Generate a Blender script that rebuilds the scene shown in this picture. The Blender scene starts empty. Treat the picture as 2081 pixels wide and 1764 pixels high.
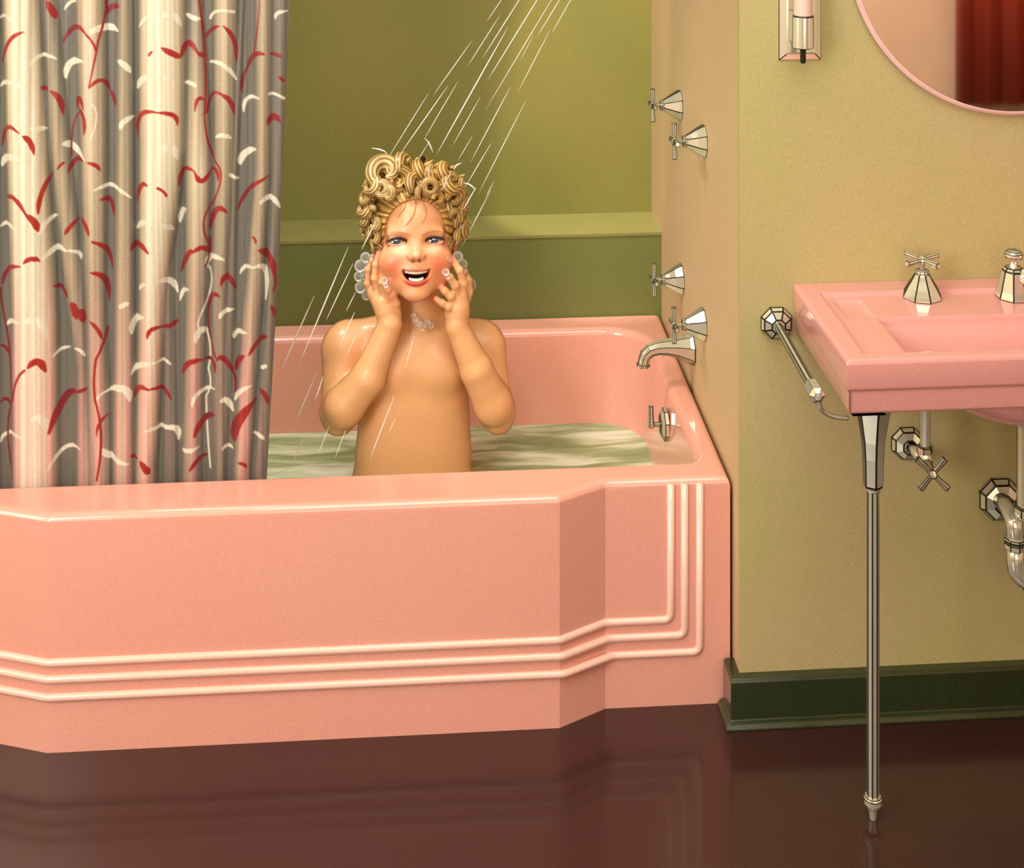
import bpy, bmesh, math, random
import numpy as np
from mathutils import Vector, Matrix, Quaternion
random.seed(7); RNG=np.random.default_rng(7)
COL=bpy.context.scene.collection
PI=math.pi
# ------------------------------------------------------------------ camera model (used for measuring the room off the picture)
F=3011.28; H0=-561.04; HC=1.65; CX=1040.5
YAW=math.atan2(823.17-CX,F); CS,SN=math.cos(YAW),math.sin(YAW)
def ray(u,v):
    X=(u-CX)/F; Z=-(v-H0)/F
    return Vector((X*CS-SN, X*SN+CS, Z))      # point at unit depth
O=Vector((0,0,HC))
def on_y(u,v,y): r=ray(u,v); return O+r*(y/r.y)
def on_z(u,v,z): r=ray(u,v); return O+r*((z-HC)/r.z)
def on_x(u,v,x): r=ray(u,v); return O+r*(x/r.x)
# ------------------------------------------------------------------ colours and materials
def lin(c): 
    c=c/255.0
    return c/12.92 if c<=.04045 else ((c+.055)/1.055)**2.4
def rgb(*c): return (lin(c[0]),lin(c[1]),lin(c[2]),1)
def setin(n,**k):
    for a,v in k.items():
        a=a.replace('_',' ')
        if a in n.inputs: n.inputs[a].default_value=v
def paint(name,c,rough=.5,coat=0.,fine=.10,broad=.08,attr=None,spec=.5,metal=0.,bump=0.,fscale=420,c2=None,bscale=3.0,sheen=0.):
    m=bpy.data.materials.new(name); m.use_nodes=True; nt=m.node_tree; N=nt.nodes; L=nt.links
    b=N['Principled BSDF']; setin(b,Roughness=rough,Metallic=metal,Coat_Weight=coat,Coat_Roughness=.08)
    b.inputs['Specular IOR Level'].default_value=spec
    if sheen: b.inputs['Sheen Weight'].default_value=sheen
    tc=N.new('ShaderNodeTexCoord')
    n1=N.new('ShaderNodeTexNoise'); n1.inputs['Scale'].default_value=fscale; n1.inputs['Detail'].default_value=2
    n2=N.new('ShaderNodeTexNoise'); n2.inputs['Scale'].default_value=bscale; n2.inputs['Detail'].default_value=3
    L.new(tc.outputs['Object'],n1.inputs['Vector']); L.new(tc.outputs['Object'],n2.inputs['Vector'])
    if attr:
        base=N.new('ShaderNodeVertexColor'); base.layer_name=attr; cout=base.outputs['Color']
    else:
        mx=N.new('ShaderNodeMix'); mx.data_type='RGBA'; mx.inputs[6].default_value=c; mx.inputs[7].default_value=c2 or c
        rp=N.new('ShaderNodeMapRange'); rp.inputs[1].default_value=.38; rp.inputs[2].default_value=.62
        L.new(n2.outputs[0],rp.inputs[0]); L.new(rp.outputs[0],mx.inputs[0]); cout=mx.outputs[2]
    a=N.new('ShaderNodeMapRange'); a.inputs[1].default_value=.3;a.inputs[2].default_value=.7; a.inputs[3].default_value=1-fine;a.inputs[4].default_value=1+fine
    L.new(n1.outputs[0],a.inputs[0])
    d=N.new('ShaderNodeMapRange'); d.inputs[1].default_value=.3;d.inputs[2].default_value=.7; d.inputs[3].default_value=1-broad;d.inputs[4].default_value=1+broad
    L.new(n2.outputs[0],d.inputs[0])
    mu=N.new('ShaderNodeMath'); mu.operation='MULTIPLY'; L.new(a.outputs[0],mu.inputs[0]); L.new(d.outputs[0],mu.inputs[1])
    sc=N.new('ShaderNodeVectorMath'); sc.operation='SCALE'; L.new(cout,sc.inputs[0]); L.new(mu.outputs[0],sc.inputs['Scale'])
    L.new(sc.outputs[0],b.inputs['Base Color'])
    if bump:
        bp=N.new('ShaderNodeBump'); bp.inputs['Strength'].default_value=bump; bp.inputs['Distance'].default_value=.002
        L.new(n1.outputs[0],bp.inputs['Height']); L.new(bp.outputs[0],b.inputs['Normal'])
    return m
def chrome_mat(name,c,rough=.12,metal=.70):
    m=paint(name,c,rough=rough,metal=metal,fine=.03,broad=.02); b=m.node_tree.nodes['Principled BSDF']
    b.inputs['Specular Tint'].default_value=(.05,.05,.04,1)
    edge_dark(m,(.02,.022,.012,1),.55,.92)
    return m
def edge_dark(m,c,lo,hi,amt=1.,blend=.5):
    # base colour darkens towards grazing angles: drawn outlines on metal, contour shade on skin
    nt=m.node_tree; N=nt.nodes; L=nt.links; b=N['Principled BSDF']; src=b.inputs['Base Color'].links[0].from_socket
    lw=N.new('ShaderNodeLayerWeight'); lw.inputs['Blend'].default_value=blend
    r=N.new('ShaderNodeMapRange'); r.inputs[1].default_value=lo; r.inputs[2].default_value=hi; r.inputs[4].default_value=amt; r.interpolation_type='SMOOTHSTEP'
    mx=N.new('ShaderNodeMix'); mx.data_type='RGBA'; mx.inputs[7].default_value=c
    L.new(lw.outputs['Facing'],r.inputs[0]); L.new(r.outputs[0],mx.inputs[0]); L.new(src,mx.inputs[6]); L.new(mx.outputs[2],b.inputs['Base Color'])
M={}
M['green']=paint('olive green wall paint',rgb(136,128,62),rough=.55,c2=rgb(124,124,60),fine=.10,broad=.05)
M['greenlow']=paint('shaded olive wall paint',rgb(110,116,60),rough=.5,c2=rgb(104,112,56),fine=.10,broad=.05)  # same olive as above, with the shade at the bottom put into it
M['ledge']=paint('pale olive ledge paint',rgb(134,130,74),rough=.4,fine=.08,broad=.05)
M['beige']=paint('beige olive wall paint',rgb(190,172,120),rough=.6,c2=rgb(180,168,108),fine=.10,broad=.05)
M['litbeige']=paint('lit beige wall paint',rgb(208,174,132),rough=.6,c2=rgb(198,172,126),fine=.09,broad=.04)  # front wall's beige again, lighter and pinker to paint in its different lighting
M['darkgreen']=paint('dark green baseboard enamel',rgb(43,54,26),rough=.22,coat=.6,fine=.16,broad=.08)
M['floor']=paint('maroon linoleum',rgb(58,31,25),rough=.20,coat=.25,fine=.30,broad=.10,fscale=300,c2=rgb(53,27,27))
M['tub']=paint('pink porcelain enamel',rgb(238,168,146),rough=.26,coat=.8,fine=.06,broad=.02,c2=rgb(236,164,142))
M['ridge']=paint('pink enamel highlight',rgb(248,200,178),rough=.3,coat=.8,fine=.05,broad=.02)  # highlight lines of the ridges put into a lighter base colour
M['basin']=paint('rose pink porcelain enamel',rgb(229,160,150),rough=.26,coat=.8,fine=.06,broad=.02)
M['pinkwall']=paint('cream rose room paint',rgb(236,206,176),rough=.8,fine=.03,broad=.05)
M['redcloth']=paint('brick red drapery',rgb(176,66,42),rough=.9,fine=.05,broad=.1)
M['ceil']=paint('cream ceiling paint',rgb(235,225,200),rough=.9,fine=.03,broad=.03)
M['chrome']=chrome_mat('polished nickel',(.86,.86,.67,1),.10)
M['darkmetal']=paint('blackened metal',rgb(40,40,28),rough=.3,metal=.6,fine=.05)
M['lampglass']=paint('pinkish frosted lamp glass',rgb(226,196,176),rough=.35,fine=.05)
M['skin']=paint('child skin',None,rough=.42,coat=.12,attr='paint',fine=.07,broad=.03)
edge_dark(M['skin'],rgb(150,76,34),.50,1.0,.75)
M['hair']=paint('golden blond hair',None,rough=.38,attr='paint',fine=.12,broad=.05)
M['eye']=paint('eye',None,rough=.08,coat=1,attr='paint',fine=.0,broad=0)
M['teeth']=paint('milk teeth enamel',rgb(250,244,214),rough=.25,coat=.5,fine=.02,broad=.02)
M['mirror']=paint('mirror glass',(.96,.84,.76,1),rough=.03,metal=1.,fine=0,broad=0)
M['mirrorrim']=paint('pink bevelled mirror edge',rgb(232,190,182),rough=.2,coat=.6,fine=.04)
M['curtain']=paint('leaf printed satin',None,rough=.42,attr='paint',fine=.10,broad=.02,sheen=.1)
def water_mat():
    m=bpy.data.materials.new('rippled bath water'); m.use_nodes=True; nt=m.node_tree; N=nt.nodes; L=nt.links
    b=N['Principled BSDF']; setin(b,Roughness=.35,Coat_Weight=.15,Coat_Roughness=.1)
    tc=N.new('ShaderNodeTexCoord'); mp=N.new('ShaderNodeMapping'); mp.inputs['Scale'].default_value=(5,26,1)
    n=N.new('ShaderNodeTexNoise'); n.inputs['Scale'].default_value=1; n.inputs['Detail'].default_value=4; n.inputs['Distortion'].default_value=.8
    L.new(tc.outputs['Object'],mp.inputs[0]); L.new(mp.outputs[0],n.inputs['Vector'])
    r=N.new('ShaderNodeValToRGB'); e=r.color_ramp.elements
    e[0].position=.34; e[0].color=rgb(128,146,98); e[1].position=.70; e[1].color=rgb(232,236,212)
    x=e.new(.46); x.color=rgb(156,172,124); x=e.new(.56); x.color=rgb(200,210,172)
    L.new(n.outputs[0],r.inputs[0]); L.new(r.outputs[0],b.inputs['Base Color'])
    bp=N.new('ShaderNodeBump'); bp.inputs['Strength'].default_value=.25; bp.inputs['Distance'].default_value=.01
    L.new(n.outputs[0],bp.inputs['Height']); L.new(bp.outputs[0],b.inputs['Normal'])
    return m
M['water']=water_mat()
def drop_mat():
    m=bpy.data.materials.new('bright water jet'); m.use_nodes=True; b=m.node_tree.nodes['Principled BSDF']
    N=m.node_tree.nodes; L=m.node_tree.links
    n=N.new('ShaderNodeTexNoise'); n.inputs['Scale'].default_value=30; r=N.new('ShaderNodeValToRGB')
    r.color_ramp.elements[0].color=(.86,.86,.76,1); r.color_ramp.elements[1].color=(1,.97,.95,1)
    L.new(n.outputs[0],r.inputs[0]); L.new(r.outputs[0],b.inputs['Base Color'])
    setin(b,Roughness=.3,Alpha=.92,Coat_Weight=.3)
    return m
M['jet']=drop_mat()
def bubble_mat():
    m=bpy.data.materials.new('soap film'); m.use_nodes=True; N=m.node_tree.nodes; L=m.node_tree.links
    b=N['Principled BSDF']; setin(b,Roughness=.45,Coat_Weight=.3); b.inputs['Base Color'].default_value=(1,.98,.93,1)
    fr=N.new('ShaderNodeFresnel'); fr.inputs['IOR'].default_value=1.5
    r=N.new('ShaderNodeMapRange'); r.inputs[1].default_value=.07; r.inputs[2].default_value=.42; r.inputs[3].default_value=.10; r.inputs[4].default_value=1.
    L.new(fr.outputs[0],r.inputs[0]); L.new(r.outputs[0],b.inputs['Alpha'])
    return m
M['bubble']=bubble_mat()
# ------------------------------------------------------------------ object helpers
def mesh_obj(name,verts,faces,mat,parent=None,smooth=True,loc=None,colors=None):
    me=bpy.data.meshes.new(name)
    if isinstance(verts,np.ndarray) and isinstance(faces,np.ndarray):
        n=len(verts); k=faces.shape[1]; f=len(faces)
        me.vertices.add(n); me.vertices.foreach_set('co',verts.astype(np.float32).ravel())
        me.loops.add(f*k); me.loops.foreach_set('vertex_index',faces.astype(np.int32).ravel())
        me.polygons.add(f); me.polygons.foreach_set('loop_start',np.arange(0,f*k,k,dtype=np.int32))
        me.update(calc_edges=True); me.validate()
    else:
        me.from_pydata([tuple(v) for v in verts],[],[tuple(f) for f in faces]); me.update()
    if smooth: me.polygons.foreach_set('use_smooth',[True]*len(me.polygons))
    if colors is not None:
        at=me.color_attributes.new('paint','FLOAT_COLOR','POINT')
        c=np.ones((len(me.vertices),4),np.float32); c[:,:3]=colors
        at.data.foreach_set('color',c.ravel())
    me.materials.append(mat)
    o=bpy.data.objects.new(name,me); COL.objects.link(o)
    if parent is not None: o.parent=parent
    if loc is not None: o.location=loc
    return o
def thing(name,label,cat,loc=(0,0,0),group=None,rot=None):
    o=bpy.data.objects.new(name,None); COL.objects.link(o); o.location=loc; o.empty_display_size=.02
    if rot is not None: o.rotation_mode='QUATERNION'; o.rotation_quaternion=rot
    return tag(o,label,cat,group)
def tag(o,label,cat,group=None):
    o['label']=label; o['category']=cat
    if group: o['group']=group
    return o
def struct(o): o['kind']='structure'; return o
def box(a,b):
    x0,y0,z0=a;x1,y1,z1=b
    v=[(x0,y0,z0),(x1,y0,z0),(x1,y1,z0),(x0,y1,z0),(x0,y0,z1),(x1,y0,z1),(x1,y1,z1),(x0,y1,z1)]
    f=[(0,3,2,1),(4,5,6,7),(0,1,5,4),(1,2,6,5),(2,3,7,6),(3,0,4,7)]
    return v,f
def bevel(o,w,seg=3,ang=30):
    m=o.modifiers.new('bevel','BEVEL'); m.width=w; m.segments=seg; m.limit_method='ANGLE'; m.angle_limit=math.radians(ang)
    return o
def sbox(name,a,b,mat,parent=None,bw=0,seg=3):
    v,f=box(a,b); o=mesh_obj(name,v,f,mat,parent,smooth=False)
    if bw: bevel(o,bw,seg)
    return o
def tube(path,rad,seg=16,cap=True,flute=0,nfl=5):
    P=[Vector(p) for p in path]; n=len(P)
    if not hasattr(rad,'__len__'): rad=[rad]*n
    T=[]
    for i in range(n):
        t=(P[min(i+1,n-1)]-P[max(i-1,0)]); T.append(t.normalized() if t.length>1e-9 else Vector((0,0,1)))
    up=Vector((0,0,1)) if abs(T[0].z)<.9 else Vector((1,0,0))
    nrm=(up-T[0]*up.dot(T[0])).normalized(); V=[];Fc=[]
    for i in range(n):
        nrm=(nrm-T[i]*nrm.dot(T[i])).normalized(); bi=T[i].cross(nrm)
        for k in range(seg):
            a=2*PI*k/seg; r=rad[i]*(1+flute*math.cos(nfl*a))
            V.append(P[i]+nrm*(math.cos(a)*r)+bi*(math.sin(a)*r))
    for i in range(n-1):
        for k in range(seg):
            a=i*seg+k;b=i*seg+(k+1)%seg; Fc.append((a,b,b+seg,a+seg))
    if cap: Fc.append(tuple(range(seg))[::-1]); Fc.append(tuple(range((n-1)*seg,n*seg)))
    return V,Fc
def lathe(prof,seg=24,phase=0.,caps=True):
    V=[];Fc=[]; n=len(prof)
    for r,z in prof:
        for k in range(seg):
            a=2*PI*(k+phase)/seg; V.append(Vector((max(r,1e-5)*math.cos(a),max(r,1e-5)*math.sin(a),z)))
    for i in range(n-1):
        for k in range(seg):
            a=i*seg+k;b=i*seg+(k+1)%seg; Fc.append((a,b,b+seg,a+seg))
    if caps: Fc.append(tuple(range(seg))[::-1]); Fc.append(tuple(range((n-1)*seg,n*seg)))
    return V,Fc
def merge(*vf):
    V=[];Fc=[]
    for v,f in vf:
        o=len(V); V+=list(v); Fc+=[tuple(i+o for i in q) for q in f]
    return V,Fc
def xf(vf,mat): return [mat@Vector(v) for v in vf[0]],vf[1]
def solid(name,vf,mat,parent=None,smooth=False,bw=0,seg=2,ang=25):
    o=mesh_obj(name,vf[0],vf[1],mat,parent,smooth=smooth)
    if bw:
        bevel(o,bw*(1.25 if mat is M['chrome'] else 1),seg,ang)
        if mat is M['chrome']: o.data.materials.append(M['darkmetal']); o.modifiers['bevel'].material=1
    return o
def frame(z,x=None):
    z=Vector(z).normalized(); x=Vector(x) if x is not None else (Vector((0,0,1)) if abs(z.z)<.9 else Vector((1,0,0)))
    x=(x-z*x.dot(z)).normalized(); y=z.cross(x); return Matrix((x,y,z)).transposed()
def smoothpath(pts,n=12):
    P=[Vector(p) for p in pts]; out=[]
    for i in range(len(P)-1):
        p0=P[max(i-1,0)];p1=P[i];p2=P[i+1];p3=P[min(i+2,len(P)-1)]
        for k in range(n):
            t=k/n; out.append(.5*((2*p1)+(p2-p0)*t+(2*p0-5*p1+4*p2-p3)*t*t+(3*p1-p0-3*p2+p3)*t**3))
    out.append(P[-1]); return out
# ================================================================== the room
YW=2.42; XC=.552; YB=3.165; YU=3.297; ZL=.554; CEIL=2.55
XL=-1.6; XR=2.8; YR=-1.3; XA=-.99
struct(sbox('floor',(XL,YR,-.03),(XR,3.4,0),M['floor']))
struct(sbox('ceiling',(XL,YR,CEIL),(XR,3.4,CEIL+.03),M['ceil']))
struct(sbox('wall_back',(XA,YU,ZL-.02),(XC+.02,YU+.03,CEIL),M['green']))
struct(sbox('wall_back_lower',(XA,YB,0),(XC+.001,YU,ZL-.006),M['greenlow']))
struct(sbox('trim_1',(XA,YB-.0015,ZL-.006),(XC+.001,YU,ZL),M['ledge']))
struct(sbox('wall_right',(XC,YW+.012,0),(XC+.02,YU,CEIL),M['litbeige']))
struct(sbox('wall_front',(XC,YW,0),(XR,YW+.012,CEIL),M['beige']))
struct(sbox('wall_left',(XA-.03,YW,0),(XA,YU+.03,CEIL),M['green']))
struct(sbox('wall_left_front',(XL-.03,YR,0),(XL,YW+.03,CEIL),M['pinkwall']))
struct(sbox('wall_left_return',(XL,YW,0),(XA-.03,YW+.03,CEIL),M['beige']))
struct(sbox('wall_right_far',(XR,YR,0),(XR+.03,YW+.03,CEIL),M['pinkwall']))
struct(sbox('wall_behind',(XL,YR-.03,0),(XR,YR,CEIL),M['pinkwall']))
# red drapery on the wall behind, seen only in the mirror
def drape():
    V=[];Fc=[]; n=90
    for j in range(2):
        for i in range(n):
            x=2.30+.47*i/(n-1); V.append((x,YR+.06+.016*math.sin(i*.30)+.004*math.sin(i*.8),.05+2.2*j))
    for i in range(n-1): Fc.append((i,i+1,n+i+1,n+i))
    o=solid('window_drape',(V,Fc),M['redcloth'],smooth=True)
    s=o.modifiers.new('s','SOLIDIFY'); s.thickness=.004
    tag(o,'brick red drape hanging from the far wall, seen reflected in the round mirror','curtain')
drape()
# baseboard: dark green with a quarter-round shoe, returning round the corner to the bathtub
def baseboard():
    t=.018; h=.079
    prof=[(0,0),(t+.010,0),(t+.010,.004),(t+.0065,.010),(t,.0125),(t,h-.005),(t-.003,h),(0,h)]
    path=[(XR,YW),(XC,YW),(XC,YW+.04)]
    dirs=[Vector((0,-1)),Vector((-1,-1)),Vector((-1,0))]
    V=[];Fc=[];n=len(prof)
    for p,d in zip(path,dirs):
        for o_,z in prof: V.append((p[0]+d.x*o_,p[1]+d.y*o_,z))
    for i in range(2):
        for k in range(n-1): Fc.append((i*n+k,i*n+k+1,(i+1)*n+k+1,(i+1)*n+k))
    o=solid('baseboard_front',(V,Fc),M['darkgreen'],bw=.0012,seg=2); struct(o)
baseboard()
# ================================================================== bathtub
ZR=.38
fl=on_y(95,1531,2.423); 
YF=2.423; YREC=2.465
xa=-.572; xb=.2535; xc=.3345; xd=.5465; xl0=-.99
outer=[(xd,YREC),(xd,YB-.002),(xl0+.002,YB-.002),(xl0+.002,YREC+.008),(-.72,YREC+.008),(xa,YF),(xb,YF),(xc,YREC)]  # CCW? right-front first
def offset_poly(poly,d,skip=()):
    n=len(poly); out=[]
    for i in range(n):
        p0=Vector(poly[i-1]);p1=Vector(poly[i]);p2=Vector(poly[(i+1)%n])
        e1=(p1-p0).normalized();e2=(p2-p1).normalized()
        n1=Vector((-e1.y,e1.x));n2=Vector((-e2.y,e2.x))
        m=(n1+n2); k=1+n1.dot(n2); m=m/k
        out.append(p1+m*d)
    return out
def rrect(x0,x1,y0,y1,r,n=14):
    pts=[]
    for cx,cy,a0,rr in ((x1-r[0],y0+r[0],-PI/2,r[0]),(x1-r[1],y1-r[1],0,r[1]),(x0+r[2],y1-r[2],PI/2,r[2]),(x0+r[3],y0+r[3],PI,r[3])):
        for i in range(n+1):
            a=a0+PI/2*i/n; pts.append((cx+rr*math.cos(a),cy+rr*math.sin(a)))
    return pts
C0=Vector((-.2,2.8))
ANG=set(2*PI*i/300 for i in range(300))
for p in outer:
    ANG.add(math.atan2(p[1]-C0.y,p[0]-C0.x)%(2*PI))
for i in range(1,120):   # extra samples around the corners of the opening
    pass
IN=lambda g:rrect(-.93+g,.503-g,2.522+g*.6,3.088-g,[.035,.10,.16,.05])
for p in IN(0): ANG.add(math.atan2(p[1]-C0.y,p[0]-C0.x)%(2*PI))
ANG=sorted(ANG); ANG=[a for i,a in enumerate(ANG) if i==0 or a-ANG[i-1]>1e-5]
def sample(poly):
    out=[]; n=len(poly); P=[Vector(p) for p in poly]
    for a in ANG:
        d=Vector((math.cos(a),math.sin(a))); best=None
        for i in range(n):
            p=P[i]-C0;q=P[(i+1)%n]-C0; e=q-p; den=d.x*e.y-d.y*e.x
            if abs(den)<1e-12: continue
            t=(p.x*e.y-p.y*e.x)/den; s=(p.x*d.y-p.y*d.x)/den
            if t>0 and -1e-6<=s<=1+1e-6 and (best is None or t<best): best=t
        out.append(C0+d*best)
    return out
def loft(rings,mat,name,parent,close=True):
    n=len(ANG); V=[];Fc=[]
    for pts,z in rings:
        for p in pts: V.append((p.x,p.y,z))
    for i in range(len(rings)-1):
        for k in range(n):
            a=i*n+k;b=i*n+(k+1)%n; Fc.append((a,b,b+n,a+n))
    if close: Fc.append(tuple(range((len(rings)-1)*n,len(rings)*n)))
    return mesh_obj(name,V,Fc,mat,parent,smooth=True)
tub=thing('bathtub','long pink porcelain bathtub with ridged apron filled with greenish water','bathtub',(-.22,2.8,0))
def tub_shell():
    rb=.013; rings=[]
    out0=sample(outer); 
    rings.append((out0,0.0)); rings.append((out0,.02)); rings.append((out0,ZR-rb-.002)); 
    for k in range(1,7):
        a=PI/2*k/6; rings.append((sample(offset_poly(outer,rb*(1-math.cos(a)))),ZR-rb+rb*math.sin(a)))
    rings.append((sample(offset_poly(outer,rb+.003)),ZR))
    ri=.014
    ins=[(-(ri+.003),ZR),(-ri,ZR)]
    for k in range(1,7):
        a=PI/2*k/6; ins.append((-ri+ri*math.sin(a),ZR-ri+ri*math.cos(a)))
    ins+=[(.004,.33),(.010,.25),(.016,.19),(.03,.13),(.055,.10),(.09,.085)]
    for g,z in ins: rings.append((sample(IN(g)),z))
    o=loft(rings,M['tub'],'tub_shell',None)
    o.parent=tub; o.matrix_parent_inverse=Matrix.Translation(tub.location).inverted()
    # facets stay crisp on the apron, soft elsewhere
    m=o.modifiers.new('w','WEIGHTED_NORMAL'); m.keep_sharp=True
    me=o.data; me.set_sharp_from_angle(angle=math.radians(16))
    return o
tub_shell()
def keep(o,par):   # parent while keeping world coordinates
    o.parent=par; o.matrix_parent_inverse=par.matrix_basis.inverted(); return o
# three raised ridges along the apron, rising to the rim at the tap end
zr1=[.0985+.0,.0785,.056]
def zof(v,y=2.423,u=600): return on_y(u,v,y).z
for (vl,ur,vb,ri_) in ((1347,1363,1262,0),(1381,1391,1298,1),(1418,1422,1338,2)):
    z=on_y(95,vl,YF).z; xv=on_y(ur,1100,YREC).x
    r=.012
    pts=[(-.985,YREC+.008,z),(-.72,YREC+.008,z),(xa,YF,z),(xb+.004*ri_,YF,z),(xc+.006*ri_,YREC,z)]
    pts+= [(xv-r,YREC,z)]+[(xv-r+r*math.sin(a),YREC,z+r-r*math.cos(a)) for a in (PI/8,PI/4,3*PI/8)]+[(xv,YREC,z+r),(xv,YREC,ZR-.008)]
    # light corner rounding at the chamfers
    P=[Vector(p) for p in pts]; out=[P[0]]
    for i in range(1,len(P)-1):
        if i in (1,2,3,4):
            for t in (-1,-.5,0,.5,1):
                e0=(P[i]-P[i-1]).normalized(); e1=(P[i+1]-P[i]).normalized(); k=.008
                out.append((P[i]-e0*k)*( (1-t)/2)**2+P[i]*2*((1-t)/2)*((1+t)/2)+(P[i]+e1*k)*((1+t)/2)**2)
        else: out.append(P[i])
    out.append(P[-1])
    o=solid('apron_ridge',tube(out,[.0062]*len(out),14),M['ridge'],smooth=True); keep(o,tub)
# water
def water():
    wz=.19; pts=sample(IN(.0145)); n=len(ANG); V=[];Fc=[]; R_=26
    for j in range(R_+1):
        k=j/R_
        for p in pts:
            q=C0+(p-C0)*k; V.append((q.x,q.y,wz+.0016*math.sin(q.x*38+q.y*60)*math.sin(q.y*95-q.x*14)*(1 if k<.97 else 0)+( .0015 if k>.995 else 0)))
    for j in range(R_):
        for k in range(n):
            a=j*n+k;b=j*n+(k+1)%n; Fc.append((a,b,b+n,a+n))
    o=mesh_obj('bath_water',V,Fc,M['water'],smooth=True); tag(o,'rippling pale green water filling the pink bathtub','water')
water()
# overflow plate with trip lever on the tap-end wall of the tub
def overflow():
    p=on_x(1352,862,.494); p.x=.494
    t=thing('overflow_plate','nickel octagonal overflow plate with trip lever inside tub above the water','drain plate',p,rot=Matrix(((0,0,-1),(1,0,0),(0,-1,0))).to_quaternion())
    Mx=frame((-1,0,0),(0,0,1)); t.rotation_quaternion=Mx.to_quaternion()
    solid('plate',lathe([(.0,-.004),(.030,-.004),(.030,.004),(.020,.010),(.0,.0105)],8,.5),M['chrome'],t,bw=.0008)
    solid('stem',lathe([(.0045,.008),(.0045,.022),(.007,.023),(.007,.031),(0,.032)],12),M['chrome'],t,bw=.0005)
    a=tube([(-.004,0,.027),(.036,0,.0275)],[.0062,.0052],6); solid('lever',a,M['chrome'],t,bw=.0008)
overflow()
# ================================================================== cross-handle taps
def cross_tap(name,label,base,axis,up,s=1.,group=None,twist=0.):
    t=thing(name,label,'faucet',base,group,rot=(frame(axis,up)@Matrix.Rotation(twist,3,'Z')).to_quaternion())
    bell=[(0,0),(.0305,0),(.0305,.003),(.029,.006),(.0235,.016),(.0165,.027),(.0125,.034),(.0105,.036),(0,.0365)]
    solid('escutcheon',lathe([(r*s,z*s) for r,z in bell],8,.5),M['chrome'],t,bw=.0010*s)
    nk=[(0,.035),(.0105,.035),(.0115,.038),(.0105,.041),(.0045,.042),(.0045,.052),(.006,.053),(0,.0535)]
    solid('stem',lathe([(r*s,z*s) for r,z in nk],12),M['chrome'],t,smooth=False,bw=.0004)
    z=.0565*s; parts=[]
    for k in range(4):
        a=k*PI/2; d=Vector((math.cos(a),math.sin(a),0))
        parts.append(tube([d*.003*s+Vector((0,0,z)),d*.0315*s+Vector((0,0,z)),d*.033*s+Vector((0,0,z))],[.0040*s,.0052*s,.0042*s],8))
    parts.append(lathe([(0,.0515*s),(.0072*s,.0515*s),(.0085*s,.055*s),(.0075*s,.060*s),(0,.0625*s)],12))
    solid('cross_handle',merge(*parts),M['chrome'],t,bw=.0005)
    return t
def copy_thing(root,loc,label):
    r=root.copy(); COL.objects.link(r); r.location=loc; r['label']=label
    for ch in list(root.children):
        c=ch.copy(); COL.objects.link(c); c.parent=r
    return r
def wallp(u,v):
    p=on_x(u,v,XC); return Vector((XC,p.y,p.z))
tap=cross_tap('wall_tap','upper left nickel cross-handle shower tap, topmost tap on the side wall',wallp(1383,213),(-1,0,0),(0,0,1),twist=.10,group='cross-handle taps on the side wall')
copy_thing(tap,wallp(1432,286),'nickel cross-handle shower tap just right of and below the topmost one')
copy_thing(tap,wallp(1386,567),'nickel cross-handle tap above the bathtub rim, beside the wall corner')
copy_thing(tap,wallp(1431,659),'nickel cross-handle tap directly over the bathtub spout')
# ---- tub spout
def spout():
    b=wallp(1408,708)
    t=thing('tub_spout','faceted nickel bathtub spout curving down over the tub water','faucet',b)
    def sec(cx,cz,hw,hh,ax=Vector((0,0,1))):
        return cx,cz,hw,hh,ax
    # path in x (negative = out of wall) / z, octagonal sections
    path=[(0,0,.036,.030),(-.002,0,.036,.030),(-.010,.001,.031,.027),(-.028,.003,.024,.020),(-.050,.004,.0185,.0150),(-.068,.003,.0155,.0130),(-.082,-.001,.0140,.0125),(-.091,-.009,.0128,.0120),(-.0945,-.018,.0118,.0118),(-.0955,-.026,.0112,.0112),(-.0960,-.0265,.0148,.0135),(-.0965,-.031,.0150,.0135)]
    V=[];Fc=[];n=8
    P=[Vector((p[0],0,p[1])) for p in path]
    for i,p in enumerate(path):
        T=(P[min(i+1,len(P)-1)]-P[max(i-1,0)]).normalized()
        if i in (0,1): T=Vector((-1,0,0))
        if i>=9: T=Vector((-.08,0,-1)).normalized()
        w=Vector((0,1,0)); h=w.cross(T).normalized()
        for k in range(n):
            a=2*PI*(k+.5)/n; V.append(P[i]+w*(math.cos(a)*p[2])+h*(math.sin(a)*p[3]))
    for i in range(len(path)-1):
        for k in range(n): Fc.append((i*n+k,i*n+(k+1)%n,(i+1)*n+(k+1)%n,(i+1)*n+k))
    Fc.append(tuple(range(n))[::-1]); Fc.append(tuple(range((len(path)-1)*n,len(path)*n)))
    o=solid('spout_body',(V,Fc),M['chrome'],t,bw=.0014,seg=3)
    solid('outlet',xf(lathe([(.0,-.002),(.009,-.002),(.009,.004),(0,.004)],14),Matrix.Translation((-.0965,0,-.031))),M['darkmetal'],t)
spout()
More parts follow.
